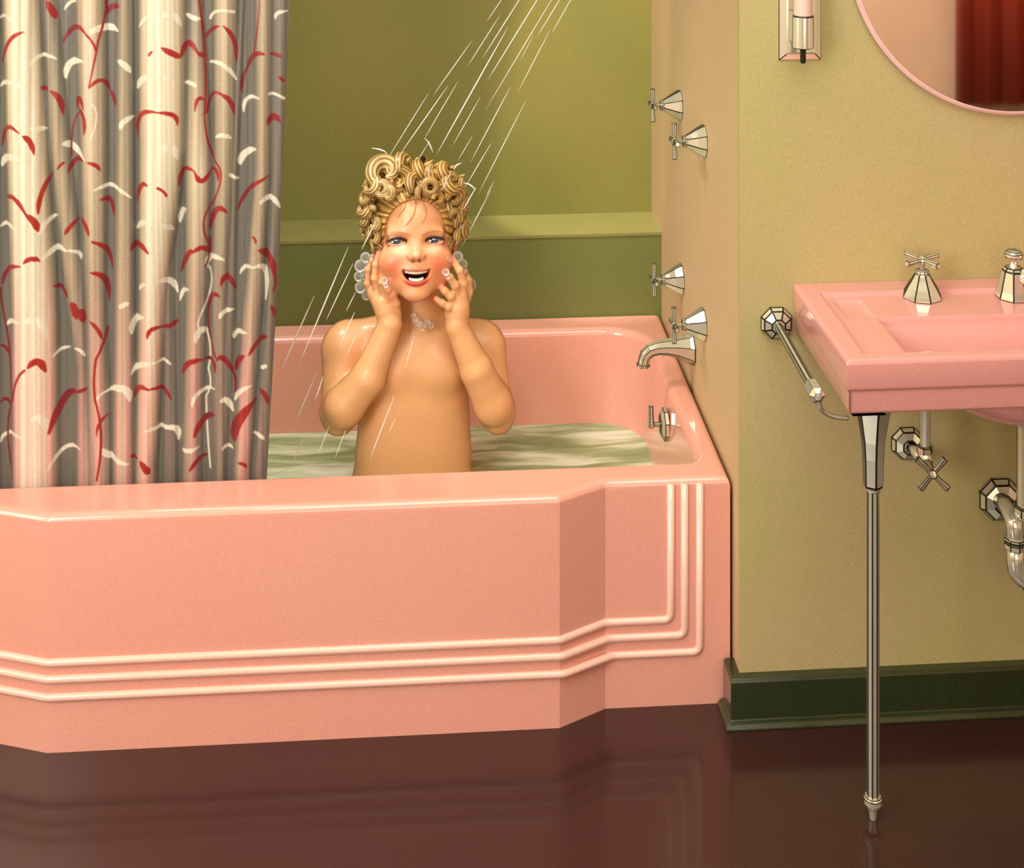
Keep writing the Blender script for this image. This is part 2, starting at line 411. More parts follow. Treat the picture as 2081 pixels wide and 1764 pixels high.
# ================================================================== wash basin
ZB=.7205
fl_=on_z(1719,733,ZB); bl_=on_y(1614,575,YW)
bx0=.5*(fl_.x+bl_.x); by0=fl_.y; zb0=on_y(1718,848,by0).z; bx1=bx0+.66; zmid=on_y(1718,797,by0).z
basin=thing('wash_basin','rectangular rose pink porcelain wash basin fixed to the beige wall','sink',((bx0+bx1)/2,YW,zb0))
def sm(t): t=np.clip(t,0,1); return t*t*(3-2*t)
def hstep(d,w): return sm(d/w+.5)   # 1 inside (d>0)
def basin_top():
    # shear: left edge runs from the front corner to the wall corner
    nx,ny=330,150
    X=np.linspace(0,1,nx);Y=np.linspace(0,1,ny); gx,gy=np.meshgrid(X,Y)
    W=bx1-bx0; D=YW-.0005-by0
    lx=gx*W; ly=gy*D                 # ly from the front
    xs=lx; ys=ly
    f=lambda u,v:(on_z(u,v,ZB).x-bx0, on_z(u,v,ZB).y-by0)
    ox,_=f(1712,655); _,oy0=f(1900,712); _,oy1=f(1900,590)
    rec=np.minimum(np.minimum(xs-ox,W-ox-xs),np.minimum(ys-oy0,oy1-ys))
    h=-.006*hstep(rec,.006)
    # soap recesses at both back corners
    s0=f(1700,604);s1=f(1768,637)
    sx0=f(1707,620)[0]; sx1=f(1762,620)[0]
    for X0,X1 in ((sx0,sx1),(W-sx1,W-sx0)):
        r=np.minimum(np.minimum(xs-X0,X1-xs),np.minimum(ys-s1[1],s0[1]-ys)); h-=.006*hstep(r,.005)
    # bowl
    bxl=f(1815,675)[0]; _,by_b=f(1900,637); by_f=oy0+.004
    r=np.minimum(np.minimum(xs-bxl,W-bxl-xs),np.minimum(ys-by_f,by_b-ys))
    h-=.085*sm(r/.085)+.012*hstep(r,.006)
    edge=np.minimum(np.minimum(xs,W-xs),ys); rb=.006
    h-= np.where(edge<rb, rb-np.sqrt(np.maximum(rb*rb-(rb-edge)**2,0)),0)
    V=np.stack([lx,ly,h],-1).reshape(-1,3)
    idx=np.arange(nx*ny).reshape(ny,nx)
    Fq=np.stack([idx[:-1,:-1],idx[:-1,1:],idx[1:,1:],idx[1:,:-1]],-1).reshape(-1,4)
    # skirt sides: upper slab, set-back lower tier (rings around front and sides)
    V=list(map(tuple,V)); Fq=list(map(tuple,Fq))
    per=[idx[j,0] for j in range(ny-1,-1,-1)]+[idx[0,i] for i in range(1,nx)]+[idx[j,nx-1] for j in range(1,ny)]
    zt=zmid-ZB; zb=zb0-ZB
    def ring(g,z):
        out=[]
        for q in per:
            x,y,_=V[q]; 
            x2=x+(g if x<1e-6 else (-g if x>W-1e-6 else 0)); y2=y+(g if y<1e-6 else 0)
            if y<1e-6: x2=min(max(x,g),W-g)
            out.append(len(V)); V.append((x2,y2,z))
        return out
    prev=per
    for g,z in ((0,-.008),(0,zt+.005),(.0015,zt+.001),(.0045,zt-.001),(.005,zt-.003),(.005,zb+.006),(.0065,zb+.002),(.010,zb),(.06,zb)):
        cur=ring(g,z)
        for a in range(len(per)-1): Fq.append((prev[a+1],prev[a],cur[a],cur[a+1]))
        prev=cur
    o=mesh_obj('basin_body',[(x+bx0,y+by0,z+ZB) for x,y,z in V],Fq,M['basin'],smooth=True)
    o.data.set_sharp_from_angle(angle=math.radians(50)); keep(o,basin)
    # underside of the bowl
    cx=(bx0+bx1)/2; a=cx-on_y(1900,850,by0+.12).x
    Vv=[];Ff=[];nu,nv=48,16
    for j in range(nv+1):
        th=PI/2*j/nv
        for i in range(nu):
            ph=2*PI*i/nu; c=math.cos(ph); s=math.sin(ph)
            Vv.append((cx+a*abs(c)**.9*math.copysign(1,c)*math.cos(th)**.8, by0+.145+.115*s*math.cos(th)**.8, zb0+.002-.075*math.sin(th)))
    for j in range(nv):
        for i in range(nu): Ff.append((j*nu+i,(j+1)*nu+i,(j+1)*nu+(i+1)%nu,j*nu+(i+1)%nu))
    keep(mesh_obj('bowl_underside',Vv,Ff,M['basin'],smooth=True),basin)
    # overflow slot in the back wall of the bowl
    q=on_z(2062,650,ZB)
    ob=solid('overflow_slot',tube([(q.x-.022,by0+by_b-.010,ZB-.032),(q.x+.045,by0+by_b-.010,ZB-.032)],.0035,10),M['basin'],smooth=True); keep(ob,basin)
basin_top()
# deck-mounted tap and spout
p=on_z(1874,603,ZB-.006); p.z=ZB-.0062
bt=cross_tap('basin_tap','nickel cross-handle tap standing on the pink wash basin deck','faucet',p,(0,0,1)) if False else cross_tap('basin_tap','nickel cross-handle tap standing on the pink wash basin deck',p,(0,0,1),(1,.35,0),s=1.07,twist=.15)
def basin_spout():
    p=on_z(2060,603,ZB-.006); p.z=ZB-.0062
    t=thing('basin_spout','nickel basin spout with round pull knob at the right edge of the deck','faucet',p)
    solid('spout_base',lathe([(0,0),(.030,0),(.030,.003),(.0265,.012),(.022,.030),(.0185,.044),(.014,.049),(0,.050)],8,.5),M['chrome'],t,bw=.0012,seg=3)
    solid('pull_knob',lathe([(0,.048),(.0075,.049),(.0058,.056),(.0065,.061),(.013,.063),(.0145,.066),(.0145,.072),(.012,.075),(0,.076)],24),M['chrome'],t,smooth=False,bw=.0006)
    pa=smoothpath([(.008,-.006,.030),(.022,-.020,.043),(.044,-.045,.044),(.058,-.062,.034),(.062,-.067,.020)],8)
    solid('spout_arm',tube(pa,[.0135-.0045*i/(len(pa)-1) for i in range(len(pa))],12),M['chrome'],t,smooth=True)
basin_spout()
# leg
def basin_leg():
    f=on_z(1775,1667,0.0); f.z=0; f.y+=.002
    H=zb0; T=Matrix.Translation(f)
    z=lambda v:on_y(1773,v,f.y).z
    leg=keep(solid('leg',xf(lathe([(0,z(1635)),(.0098,z(1635)),(.0098,z(993)),(0,z(992))],8,.5),T),M['chrome'],bw=.001),basin); leg['label']='slender nickel leg'
    for nm,pr,sg,kw in (('flared_bracket',[(0,H+.007),(.0300,H+.006),(.0275,H-.016),(.023,H-.040),(.0185,H-.066),(.0168,H-.092),(.0158,z(985)),(.0135,z(990)),(0,z(991))][::-1],6,dict(bw=.0014,seg=3)),
        ('collar',[(0,z(996)),(.0105,z(996)),(.0115,z(993)),(.0115,z(988)),(0,z(987))],16,{}),
        ('foot',[(0,0),(.0052,0),(.0075,.017),(.011,.019),(.0142,.026),(.0142,.033),(.0125,.036),(0,.037)],16,dict(bw=.0006))):
        o=solid(nm,xf(lathe(pr,sg,.5),T),M['chrome'],**kw); o.parent=leg; o.matrix_parent_inverse=Matrix.Translation(basin.location).inverted()@Matrix.Identity(4); o.matrix_parent_inverse=Matrix.Identity(4)
basin_leg()
# towel bar on the left side of the basin
def towel_bar():
    w=on_y(1577,655,YW); w.y=YW
    e=on_y(1650,785,by0+.045); e=Vector((e.x,e.y,e.z))
    t=thing('towel_bar','nickel towel bar running from faceted wall rosette alongside the pink basin','towel bar',w)
    d=(e-w); dn=d.normalized()
    solid('rosette',xf(lathe([(0,0),(.0285,0),(.0285,.004),(.024,.012),(.012,.020),(0,.021)],8,.5),frame((0,-1,0)).to_4x4()),M['chrome'],t,bw=.0012,seg=3)
    solid('bar',tube([dn*.012,d],.0078,8),M['chrome'],t,bw=.0009)
    e2=on_y(1672,808,by0+.012)-w
    ax=(e2-d).normalized()
    solid('socket',xf(lathe([(0,-.002),(.0118,-.002),(.0118,.016),(.0125,.0165),(.0125,.032),(.006,.038),(0,.0385)],6,.5),Matrix.Translation(d)@frame(dn).to_4x4()),M['chrome'],t,bw=.0009)
    s=d+dn*.034
    a=on_y(1672,835,by0+.022)-w; b=on_y(1692,846,by0+.03)-w; c=on_y(1722,850,by0+.04)-w
    c.z=min(c.z,zb0-.003-w.z); b.z=min(b.z,zb0-.002-w.z)
    pa=smoothpath([s,s*.55+a*.45+Vector((0,0,-.004)),a,b,c],8)
    solid('support_rod',tube(pa,.0034,10),M['chrome'],t,smooth=True)
towel_bar()
# supply pipe with stop valve
def supply():
    w=on_y(1842,899,YW); w.y=YW
    t=thing('stop_valve','nickel supply stop valve with cross handle on the wall under the basin','valve',w)
    solid('rosette',xf(lathe([(0,0),(.0290,0),(.0290,.004),(.024,.013),(.012,.020),(0,.021)],8,.5),frame((0,-1,0)).to_4x4()),M['chrome'],t,bw=.0012,seg=3)
    q=on_y(1880,912,YW-.075)-w
    body=q+Vector((0,0,-.018))
    solid('wall_pipe',tube([(0,-.01,0),body*.9],[.0088,.0098],14),M['chrome'],t,smooth=True)
    solid('supply_pipe',xf(lathe([(0,-.0),(.0082,-.0),(.0082,zb0-w.z-q.z+.02),(0,zb0-w.z-q.z+.02)],16),Matrix.Translation(q)),M['chrome'],t,smooth=False)
    solid('nut',xf(lathe([(0,-.006),(.0125,-.006),(.0125,.004),(.0095,.006),(0,.006)],6),Matrix.Translation(q)),M['chrome'],t,bw=.0008)
    solid('valve_body',xf(lathe([(0,-.036),(.009,-.034),(.0135,-.022),(.0095,-.010),(0,-.010)][::1],12),Matrix.Translation(q+Vector((0,0,.006)))),M['chrome'],t,smooth=False)
    hc=on_y(1895,963,YW-.118)-w
    base=q+Vector((0,0,-.020))
    dirn=(hc-base).normalized()
    solid('valve_stem',tube([base,hc],[.0105,.0055],10),M['chrome'],t)
    fm=Matrix.Translation(hc)@(frame((-.25,-1,.35))@Matrix.Rotation(PI/4+.08,3,'Z')).to_4x4(); parts=[]
    for k in range(4):
        a=k*PI/2; d=Vector((math.cos(a),math.sin(a),0))
        parts.append(tube([d*.003,d*.030,d*.0315],[.0042,.0060,.0048],8))
    parts.append(lathe([(0,-.006),(.007,-.006),(.0078,.004),(.006,.008),(0,.009)],12))
    solid('cross_handle',xf(merge(*parts),fm),M['chrome'],t,bw=.0005)
supply()
def trap():
    w=on_y(2030,1012,YW); w.y=YW
    t=thing('drain_trap','nickel drain trap with faceted wall flange below the pink basin','pipe',w)
    solid('wall_flange',xf(lathe([(0,0),(.0375,0),(.0375,.005),(.031,.016),(.016,.024),(0,.025)],8,.5),frame((0,-1,0)).to_4x4()),M['chrome'],t,bw=.0014,seg=3)
    P=lambda u,v,y:on_y(u,v,y)-w
    yb=YW-.085
    pa=smoothpath([P(2034,1018,YW-.02),P(2046,1032,YW-.055),P(2060,1062,yb),P(2063,1100,yb)],10)
    solid('outlet_pipe',tube(pa,.0135,18),M['chrome'],t,smooth=True)
    n=P(2063,1103,yb)
    solid('trap_nut',xf(lathe([(0,-.008),(.0185,-.008),(.0185,.001),(.0165,.003),(.0185,.005),(.0185,.010),(0,.010)],8),Matrix.Translation(n)),M['chrome'],t,bw=.001)
    a=P(2063,1108,yb)
    w_=.062; R_=w_/2
    u=[a,a+Vector((0,0,-.025))]+[a+Vector((R_-R_*math.cos(x),0,-.030-R_*math.sin(x))) for x in [PI*i/10 for i in range(1,10)]]+[a+Vector((w_,0,-.025)),a+Vector((w_,0,.03)),a+Vector((w_,0,.10))]
    solid('trap_bend',tube(u,.0135,18),M['chrome'],t,smooth=True)
    # tailpiece down from the basin
    tx=a.x+w_-.042
    solid('cleanout_plug',xf(lathe([(0,-.012),(.0105,-.012),(.0105,-.004),(.013,0),(0,.004)],8),Matrix.Translation(a+Vector((R_-.006,0,-.030-R_-.010)))),M['chrome'],t,bw=.0006)
    top=zb0-.07-w.z
    tp=Vector((P(2086,960,yb).x,yb-w.y,0))
    solid('tailpiece',xf(lathe([(0,a.z+.045),(.0155,a.z+.045),(.0155,top-.055),(.0175,top-.05),(.0175,top-.03),(.0195,top-.028),(.0195,top-.005),(0,top)],20),Matrix.Translation(tp)),M['chrome'],t,smooth=False)
    solid('slip_nut',xf(lathe([(0,-.006),(.021,-.006),(.021,.008),(.018,.010),(0,.010)],8),Matrix.Translation(tp+Vector((0,0,a.z+.055)))),M['chrome'],t,bw=.001)
    q=[tp+Vector((0,0,a.z+.05)),tp+Vector((.004,0,a.z+.03)),a+Vector((w_,0,.0))]
trap()
# ================================================================== sconce and mirror
def sconce():
    p=on_y(1623,60,YW); p.y=YW
    t=thing('wall_sconce','nickel wall lamp with frosted tube, to the left of the round mirror','lamp',p)
    zb_=on_y(1623,121,YW).z-p.z; zt_=.30; x0=on_y(1582,60,YW).x-p.x; x1=on_y(1667,60,YW).x-p.x
    V=[];g=.011;d=.010
    for gg,yy in ((0,0),(0,-.003),(g,-d),(g+.003,-d-.0005)):
        V+=[(x0+gg,yy,zb_+gg),(x1-gg,yy,zb_+gg),(x1-gg,yy,zt_-gg),(x0+gg,yy,zt_-gg)]
    Fc=[]
    for i in range(3):
        for k in range(4): Fc.append((i*4+k,i*4+(k+1)%4,(i+1)*4+(k+1)%4,(i+1)*4+k))
    Fc.append((12,13,14,15)); solid('back_plate',(V,Fc),M['chrome'],t,bw=.0008)
    yc=-.040; zc0=on_y(1632,100,YW+yc).z-p.z; zc1=on_y(1632,32,YW+yc).z-p.z; xc_=on_y(1632,60,YW+yc).x-p.x
    T=Matrix.Translation((xc_,yc,0))
    solid('socket_cup',xf(lathe([(0,zc0),(.008,zc0),(.0175,zc0+.003),(.0175,zc1),(.0160,zc1+.0015),(0,zc1+.0015)],28),T),M['chrome'],t,smooth=False,bw=.0008)
    solid('switch_tip',xf(lathe([(0,zc0-.0225),(.0040,zc0-.0225),(.0048,zc0-.020),(.0048,zc0-.003),(.0055,zc0+.001),(0,zc0+.001)],14),T),M['darkmetal'],t)
    solid('lamp_tube',xf(lathe([(0,zc1),(.0150,zc1),(.0150,.22),(.012,.235),(0,.24)],28),T),M['lampglass'],t,smooth=False)
    solid('support_arm',tube([(xc_,yc,zc1-.03),(xc_*.5,-.008,zc1-.03)],.006,10),M['chrome'],t)
sconce()
def mirror():
    c=on_y(2060,-117,YW); c.y=YW-.012
    a=on_y(2060,235,YW-.012); R_=c.z-a.z
    t=thing('wall_mirror','large round mirror with thin pink edge hanging above the basin','mirror',(c.x,YW-.006,c.z))
    n=160
    fm=frame((0,-1,0)).to_4x4()
    solid('glass',xf(lathe([(0,.0),(R_-.007,.0),(R_-.007,.0062),(0,.0063)],n),fm),M['mirror'],t,smooth=False)
    solid('bevelled_edge',xf(lathe([(R_-.0072,-.001),(R_,-.001),(R_,.003),(R_-.0045,.0064),(R_-.0072,.0064)],n,caps=False),fm),M['mirrorrim'],t,smooth=False)
mirror()
# ================================================================== shower curtain
YCU=2.572
def interp(y,ys,xs): return np.interp(y,ys,xs)
def curtain():
    # folds: (y keys, centre x keys, half width keys, height, pink amount at the foot)
    folds=[
     ([0,300,650,950],[33,45,60,62],[34,38,42,42],1.0),
     ([0,300,550,750,950],[92,112,140,160,166],[15,20,20,14,20],.7),
     ([0,300,600,950],[176,182,186,196],[28,26,20,22],.75),
     ([0,950],[246,244],[16,22],.8),
     ([0,300,600,950],[322,322,303,288],[44,42,26,20],1.0),
     ([0,600,950],[352,338,341],[4,10,14],.55),
     ([0,350,600,950],[392,398,392,383],[14,26,20,18],.8),
     ([0,350,600,950],[452,450,440,442],[24,20,16,12],.75),
     ([0,350,650,950],[489,474,463,446],[5,6,10,10],.5),
     ([0,350,650,950],[531,528,505,486],[17,16,18,18],.9),
     ([0,350,650,950],[566,560,545,524],[14,10,10,14],.6)]
    edge=lambda v: interp(v,[-400,0,500,950,1020],[605,588,568,543,539])
    us=np.arange(-70,592,1.55); vs=np.concatenate([np.arange(-420,-20,8),np.arange(-20,1012,1.9)])
    nu=len(us);nv=len(vs)
    s=(us-us[0])/(us[-1]-us[0])
    VV=np.repeat(vs[:,None],nu,1)
    E=edge(VV[:,0])[:,None]
    UU=us[0]+s[None,:]*(E-us[0])
    H=np.zeros_like(UU); W=np.zeros_like(UU); 
    for ys,xs,ws,h in folds:
        c=CX+(interp(VV,ys,xs)-CX)*(1-.0105*h); w=interp(VV,ys,ws)
        t=(UU-c)/w; b=np.where(np.abs(t)<1.25,np.cos(np.clip(t/1.25,-1,1)*PI/2)**.9,0)
        H=np.maximum(H,b*h*np.clip(w/30,.45,1.15))
    H=np.maximum(H, np.where(UU<-5,.6+.4*np.sin(UU*.11),0))
    H+= .022*np.sin(UU*.33+VV*.004)+.010*np.sin(UU*.71-VV*.006)
    y=YCU+.006-.030*H
    # world positions: x,z from the mean plane so the cloth really hangs there
    depth=YCU/(((UU-CX)/F)*SN+CS)  # distance along the optical axis so that the point lies on y=YCU
    X=(UU-CX)/F; wx=(X*CS-SN)*YCU/(X*SN+CS); wz=HC-(VV-H0)/F*YCU/(X*SN+CS)
    # the print lives on the cloth itself: metres across the width (CW) and along the drop (CD) of the hanging sheet
    CW=wx; CD=wz; MM=YCU/F
    # -- colour: fold shade painted in, grey valleys to cream-rose ridges; printed vines and leaves
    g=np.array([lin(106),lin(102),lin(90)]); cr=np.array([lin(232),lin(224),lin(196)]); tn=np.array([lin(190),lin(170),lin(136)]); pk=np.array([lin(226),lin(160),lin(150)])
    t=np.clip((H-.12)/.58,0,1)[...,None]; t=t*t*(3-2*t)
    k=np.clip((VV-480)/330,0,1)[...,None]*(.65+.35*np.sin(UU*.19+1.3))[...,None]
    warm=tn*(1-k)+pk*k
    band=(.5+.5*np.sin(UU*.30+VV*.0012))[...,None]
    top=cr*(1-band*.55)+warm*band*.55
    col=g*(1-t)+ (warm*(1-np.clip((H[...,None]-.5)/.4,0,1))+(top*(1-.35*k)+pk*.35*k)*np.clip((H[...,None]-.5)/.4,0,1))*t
    red=np.array([lin(168),lin(44),lin(30)]); wh=np.array([lin(228),lin(222),lin(196)]); dred=np.array([lin(118),lin(26),lin(34)])
    RA="10,440,90,270,195,205,22;335,10,370,70,395,125,36;440,300,530,190,620,235,26;620,235,665,290,685,345,12;745,0,740,110,700,280,12;700,280,680,400,640,600,10;835,45,780,55,745,100,32;640,610,720,560,775,650,20;775,650,800,690,810,745,24;300,610,320,620,335,630,22;360,640,420,690,445,800,28;10,1030,60,890,165,910,22;190,930,235,970,262,1060,26;50,1390,130,1380,215,1480,26;215,1480,265,1530,290,1600,32;290,1480,310,1340,375,1215,24;410,1185,440,1150,460,1140,16;540,760,560,690,595,760,24;560,760,600,840,598,940,22;560,790,510,900,500,1100,10;485,1210,530,1130,590,1130,26;625,1135,680,1150,712,1195,20;465,1640,500,1590,550,1545,24;575,1535,610,1590,632,1650,24;715,1400,780,1420,800,1520,26;660,1690,700,1710,730,1734,14;970,960,1000,800,1130,765,24;1130,765,1230,790,1260,865,22;965,1420,1000,1300,1055,1285,24;1130,1290,1170,1320,1187,1350,14;1065,370,1075,355,1085,345,14;1160,315,1230,360,1275,395,30;1285,390,1330,300,1400,370,32;1400,370,1430,385,1450,395,24;1405,0,1430,200,1445,400,12;1445,400,1450,600,1445,800,12;1445,800,1470,1000,1530,1150,10;1530,1150,1560,1250,1500,1430,10;1500,1430,1440,1560,1480,1734,10;1445,270,1490,210,1550,175,20;1580,175,1650,280,1665,440,22;1460,790,1500,660,1580,665,14;1560,660,1620,700,1650,800,24;1380,770,1400,690,1440,700,20;1265,1300,1300,1190,1380,1195,22;1380,1195,1430,1260,1490,1190,26;1490,1190,1530,1200,1540,1270,20;1480,1610,1530,1470,1600,1490,30;1830,0,1820,160,1785,400,8;1865,375,1790,390,1740,490,26;1740,490,1710,550,1705,660,18;1905,375,1950,385,1985,400,20;1965,540,1990,560,2000,575,18;1890,870,1925,820,1975,855,34;1675,1480,1760,1330,1900,1235,22;1790,1660,1800,1680,1805,1700,10"
    WA="0,125,50,100,100,130,14;450,70,490,20,540,5,16;235,440,300,385,400,410,20;460,550,490,450,590,425,34;650,215,740,190,830,215,36;0,610,80,565,210,595,22;985,185,1030,120,1080,100,16;1160,100,1230,90,1280,170,30;1320,100,1360,120,1415,130,26;835,430,880,450,920,505,30;970,620,1010,550,1080,530,30;1120,520,1190,530,1235,570,16;850,900,880,850,940,820,28;1480,130,1540,70,1650,80,14;1480,440,1580,450,1665,560,22;1310,580,1350,580,1390,600,22;1940,130,1960,90,2025,80,18;1715,790,1740,700,1830,690,20;1900,660,1950,665,2000,695,14;1525,960,1580,945,1630,970,22;450,1010,510,1030,600,1120,32;245,880,280,890,330,900,26;10,1170,60,1100,160,1100,34;1150,1020,1220,1020,1255,1100,36;670,1330,800,1310,925,1390,20;965,1610,1020,1550,1080,1560,26;1120,1570,1180,1570,1225,1610,26;1265,1570,1280,1500,1310,1470,26;1690,1160,1720,1090,1800,1050,36;1620,1220,1640,1240,1680,1260,18;1840,1420,1910,1390,1970,1460,28;300,1620,330,1560,405,1510,24;0,1600,60,1575,130,1610,20;660,720,690,820,650,960,6"
    RB="10,350,60,230,170,180,22;195,150,250,120,300,145,26;0,370,10,500,40,650,10;40,650,70,900,80,1180,12;80,1180,50,1400,90,1700,10;0,780,40,800,70,860,18;90,1160,130,1000,200,900,14;225,880,290,840,340,920,36;0,1180,40,1155,70,1200,18;385,345,440,370,475,430,22;510,465,530,510,545,570,40;560,520,580,550,590,600,40;640,590,690,640,725,715,20;755,645,730,750,685,850,14;685,850,670,1000,680,1150,14;680,1150,720,1400,690,1700,12;660,30,750,90,790,230,22;645,245,740,300,765,460,26;360,1360,450,1150,540,1100,38;540,1100,580,1080,620,1070,20;770,1250,710,1300,690,1390,16;930,90,980,50,1060,90,34;1050,690,1080,630,1150,630,24;1150,630,1210,625,1250,595,26;950,1130,990,1050,1060,1055,26;1060,1055,1150,1070,1205,1150,20;930,1540,950,1550,970,1560,20;1000,1570,1030,1610,1060,1650,34;1275,250,1330,120,1370,100,26;1365,100,1430,70,1475,120,26;1475,0,1480,100,1450,210,10;1470,500,1500,410,1550,420,24;1560,340,1600,280,1660,370,30;1470,500,1470,650,1520,850,10;1285,970,1340,880,1430,870,28;1430,870,1500,880,1515,960,20;1530,870,1580,860,1650,980,26;1650,980,1660,1040,1655,1100,14;1375,1400,1430,1300,1510,1260,34;1650,1440,1680,1300,1800,1150,50;1340,1640,1400,1570,1460,1550,24;1660,950,1680,880,1725,830,28;1760,820,1820,740,1885,705,26;1830,90,1900,150,1940,290,36;1940,290,1940,340,1930,380,14;1910,490,1930,530,1945,590,20;1830,1080,1870,1120,1890,1180,26;1680,1580,1720,1590,1740,1620,16;1785,0,1800,10,1805,25,12"
    WB="320,140,400,80,470,95,30;480,90,550,110,570,160,16;45,630,90,590,150,585,22;195,570,290,560,345,680,32;380,835,430,800,490,790,16;530,790,570,800,600,840,16;850,490,880,470,910,465,26;930,680,950,590,1020,555,30;985,370,1010,330,1060,310,16;1115,295,1200,310,1250,400,28;1265,460,1290,390,1330,370,20;930,965,1000,890,1110,870,26;1110,870,1160,870,1205,905,16;685,1140,720,1100,780,1085,12;780,1080,880,1060,920,1150,38;350,1620,450,1500,570,1490,20;250,1240,310,1240,345,1330,36;0,1460,60,1390,220,1390,18;720,1480,780,1540,910,1590,30;1030,1345,1140,1340,1220,1350,22;1160,1350,1240,1360,1255,1440,28;1460,210,1490,140,1580,160,28;1465,210,1490,330,1430,520,9;1430,520,1400,620,1450,660,9;1450,660,1480,800,1465,940,9;1465,940,1480,1050,1450,1130,9;1450,1130,1460,1400,1480,1640,9;1385,730,1410,660,1460,670,34;1550,570,1580,530,1645,515,24;1690,270,1730,215,1790,210,18;1790,210,1870,240,1870,450,24;1650,720,1670,680,1740,670,24;1360,1180,1400,1100,1510,1075,22;1290,1500,1330,1500,1400,1480,24;1560,1160,1600,1160,1640,1240,28;1655,1160,1700,1080,1775,1040,22;1570,1500,1600,1480,1640,1500,18;1790,1390,1830,1400,1860,1430,20;1840,930,1860,920,1880,910,20"
    def strokes(txt,oy,c1,c2=None,al=1.):
        for q in txt.split(';'):
            x0,y0,xm,ym,x1,y1,w=[float(a)/3.468 for a in q.split(',')]; y0+=oy;ym+=oy;y1+=oy; w=max(w*1.28,2.8)
            a_,m_,b_=[on_y(q_,r_,YCU) for q_,r_ in ((x0,y0),(xm,ym),(x1,y1))]
            ax0,az0,axm,azm,ax1,az1=a_.x,a_.z,m_.x,m_.z,b_.x,b_.z; w*=MM
            cx_=2*axm-.5*(ax0+ax1); cz_=2*azm-.5*(az0+az1)
            T=np.linspace(0,1,28); px=(1-T)**2*ax0+2*T*(1-T)*cx_+T*T*ax1; pz=(1-T)**2*az0+2*T*(1-T)*cz_+T*T*az1
            thin=w<5.2*MM
            rr=(w/2)*(np.ones_like(T) if thin else np.clip(1.25*np.sin(PI*(T*.82+.10)),.28,1))
            pad=w+.003
            rows=np.where((CD.max(1)>pz.min()-pad)&(CD.min(1)<pz.max()+pad))[0]
            cols=np.where((CW.max(0)>px.min()-pad)&(CW.min(0)<px.max()+pad))[0]
            if len(rows)==0 or len(cols)==0: continue
            j0,j1,i0,i1=rows[0],rows[-1]+1,cols[0],cols[-1]+1
            su=CW[j0:j1,i0:i1];sv=CD[j0:j1,i0:i1]
            d=np.full(su.shape,99.)
            for a in range(len(T)-1):
                ax,ay,bx,by=px[a],pz[a],px[a+1],pz[a+1]; L2=(bx-ax)**2+(by-ay)**2+1e-12
                tt=np.clip(((su-ax)*(bx-ax)+(sv-ay)*(by-ay))/L2,0,1)
                d=np.minimum(d,np.hypot(su-ax-tt*(bx-ax),sv-ay-tt*(by-ay))-(rr[a]+(rr[a+1]-rr[a])*tt))
            m=np.clip(.6-d/(1.5*MM),0,1)[...,None]*al
            c=c1
            if c2 is not None: 
                hh=np.clip(H[j0:j1,i0:i1]*1.4,0,1)[...,None]; c=c1*hh+c2*(1-hh)  # print reds darken in the valleys too, painted fold shade
            col[j0:j1,i0:i1]=col[j0:j1,i0:i1]*(1-m)+c*m
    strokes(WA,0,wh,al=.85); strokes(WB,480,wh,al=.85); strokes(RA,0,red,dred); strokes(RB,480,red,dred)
    V=np.stack([wx,y,wz],-1).reshape(-1,3)
    idx=np.arange(nu*nv).reshape(nv,nu)
    Fq=np.stack([idx[:-1,:-1],idx[1:,:-1],idx[1:,1:],idx[:-1,1:]],-1).reshape(-1,4)
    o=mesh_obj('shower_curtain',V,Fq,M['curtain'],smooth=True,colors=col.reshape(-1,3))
    tag(o,'grey and cream pleated shower curtain printed with red and white leafy vines','curtain')
    # rod the curtain hangs from, above the picture
    zt=float(wz[0].mean())
    r=thing('curtain_rod','nickel rod carrying the shower curtain across the bathtub','curtain rod',(XA,YCU,zt+.03))
    solid('rod',tube([(0,0,0),(XC-XA,0,0)],.011,16),M['chrome'],r,smooth=True)
    for i in range(9):
        x=.03+i*.098
        ring=[(x,.018*math.cos(a),.0+.018*math.sin(a)-.012) for a in [2*PI*k/14 for k in range(15)]]
        solid('ring',tube(ring,.002,6,cap=False),M['chrome'],r,smooth=True)
curtain()
# ================================================================== the child: one continuous body grown from a blended distance field
YK=2.85; KP=YK/F     # metres per picture pixel at the child's plane
def PW(u,v,d=0):
    p=on_y(u,v,YK-d*KP); return p
class Field:
    def __init__(s,lo,hi,h):
        s.lo=np.array(lo);s.h=h; s.n=np.ceil((np.array(hi)-s.lo)/h).astype(int)+1
        s.F=np.full(s.n,.03,np.float32)
    def sub(s,lo,hi):
        i0=np.clip(np.floor((np.array(lo)-s.lo)/s.h).astype(int),0,s.n); i1=np.clip(np.ceil((np.array(hi)-s.lo)/s.h).astype(int)+1,0,s.n)
        sl=tuple(slice(a,b) for a,b in zip(i0,i1))
        ax=[s.lo[k]+s.h*np.arange(i0[k],i1[k]) for k in range(3)]
        g=np.meshgrid(*ax,indexing='ij'); return sl,np.stack(g,-1)
    def apply(s,lo,hi,fn,k,op='u'):
        m=.02; sl,P=s.sub(np.array(lo)-m,np.array(hi)+m)
        if P.size==0: return
        d=fn(P).astype(np.float32); f=s.F[sl]
        if op=='u':
            if k<=0: r=np.minimum(f,d)
            else: h=np.maximum(k-np.abs(f-d),0)/k; r=np.minimum(f,d)-h*h*k*.25
        else:
            e=-d; 
            if k<=0: r=np.maximum(f,e)
            else: h=np.maximum(k-np.abs(f-e),0)/k; r=np.maximum(f,e)+h*h*k*.25
        s.F[sl]=r
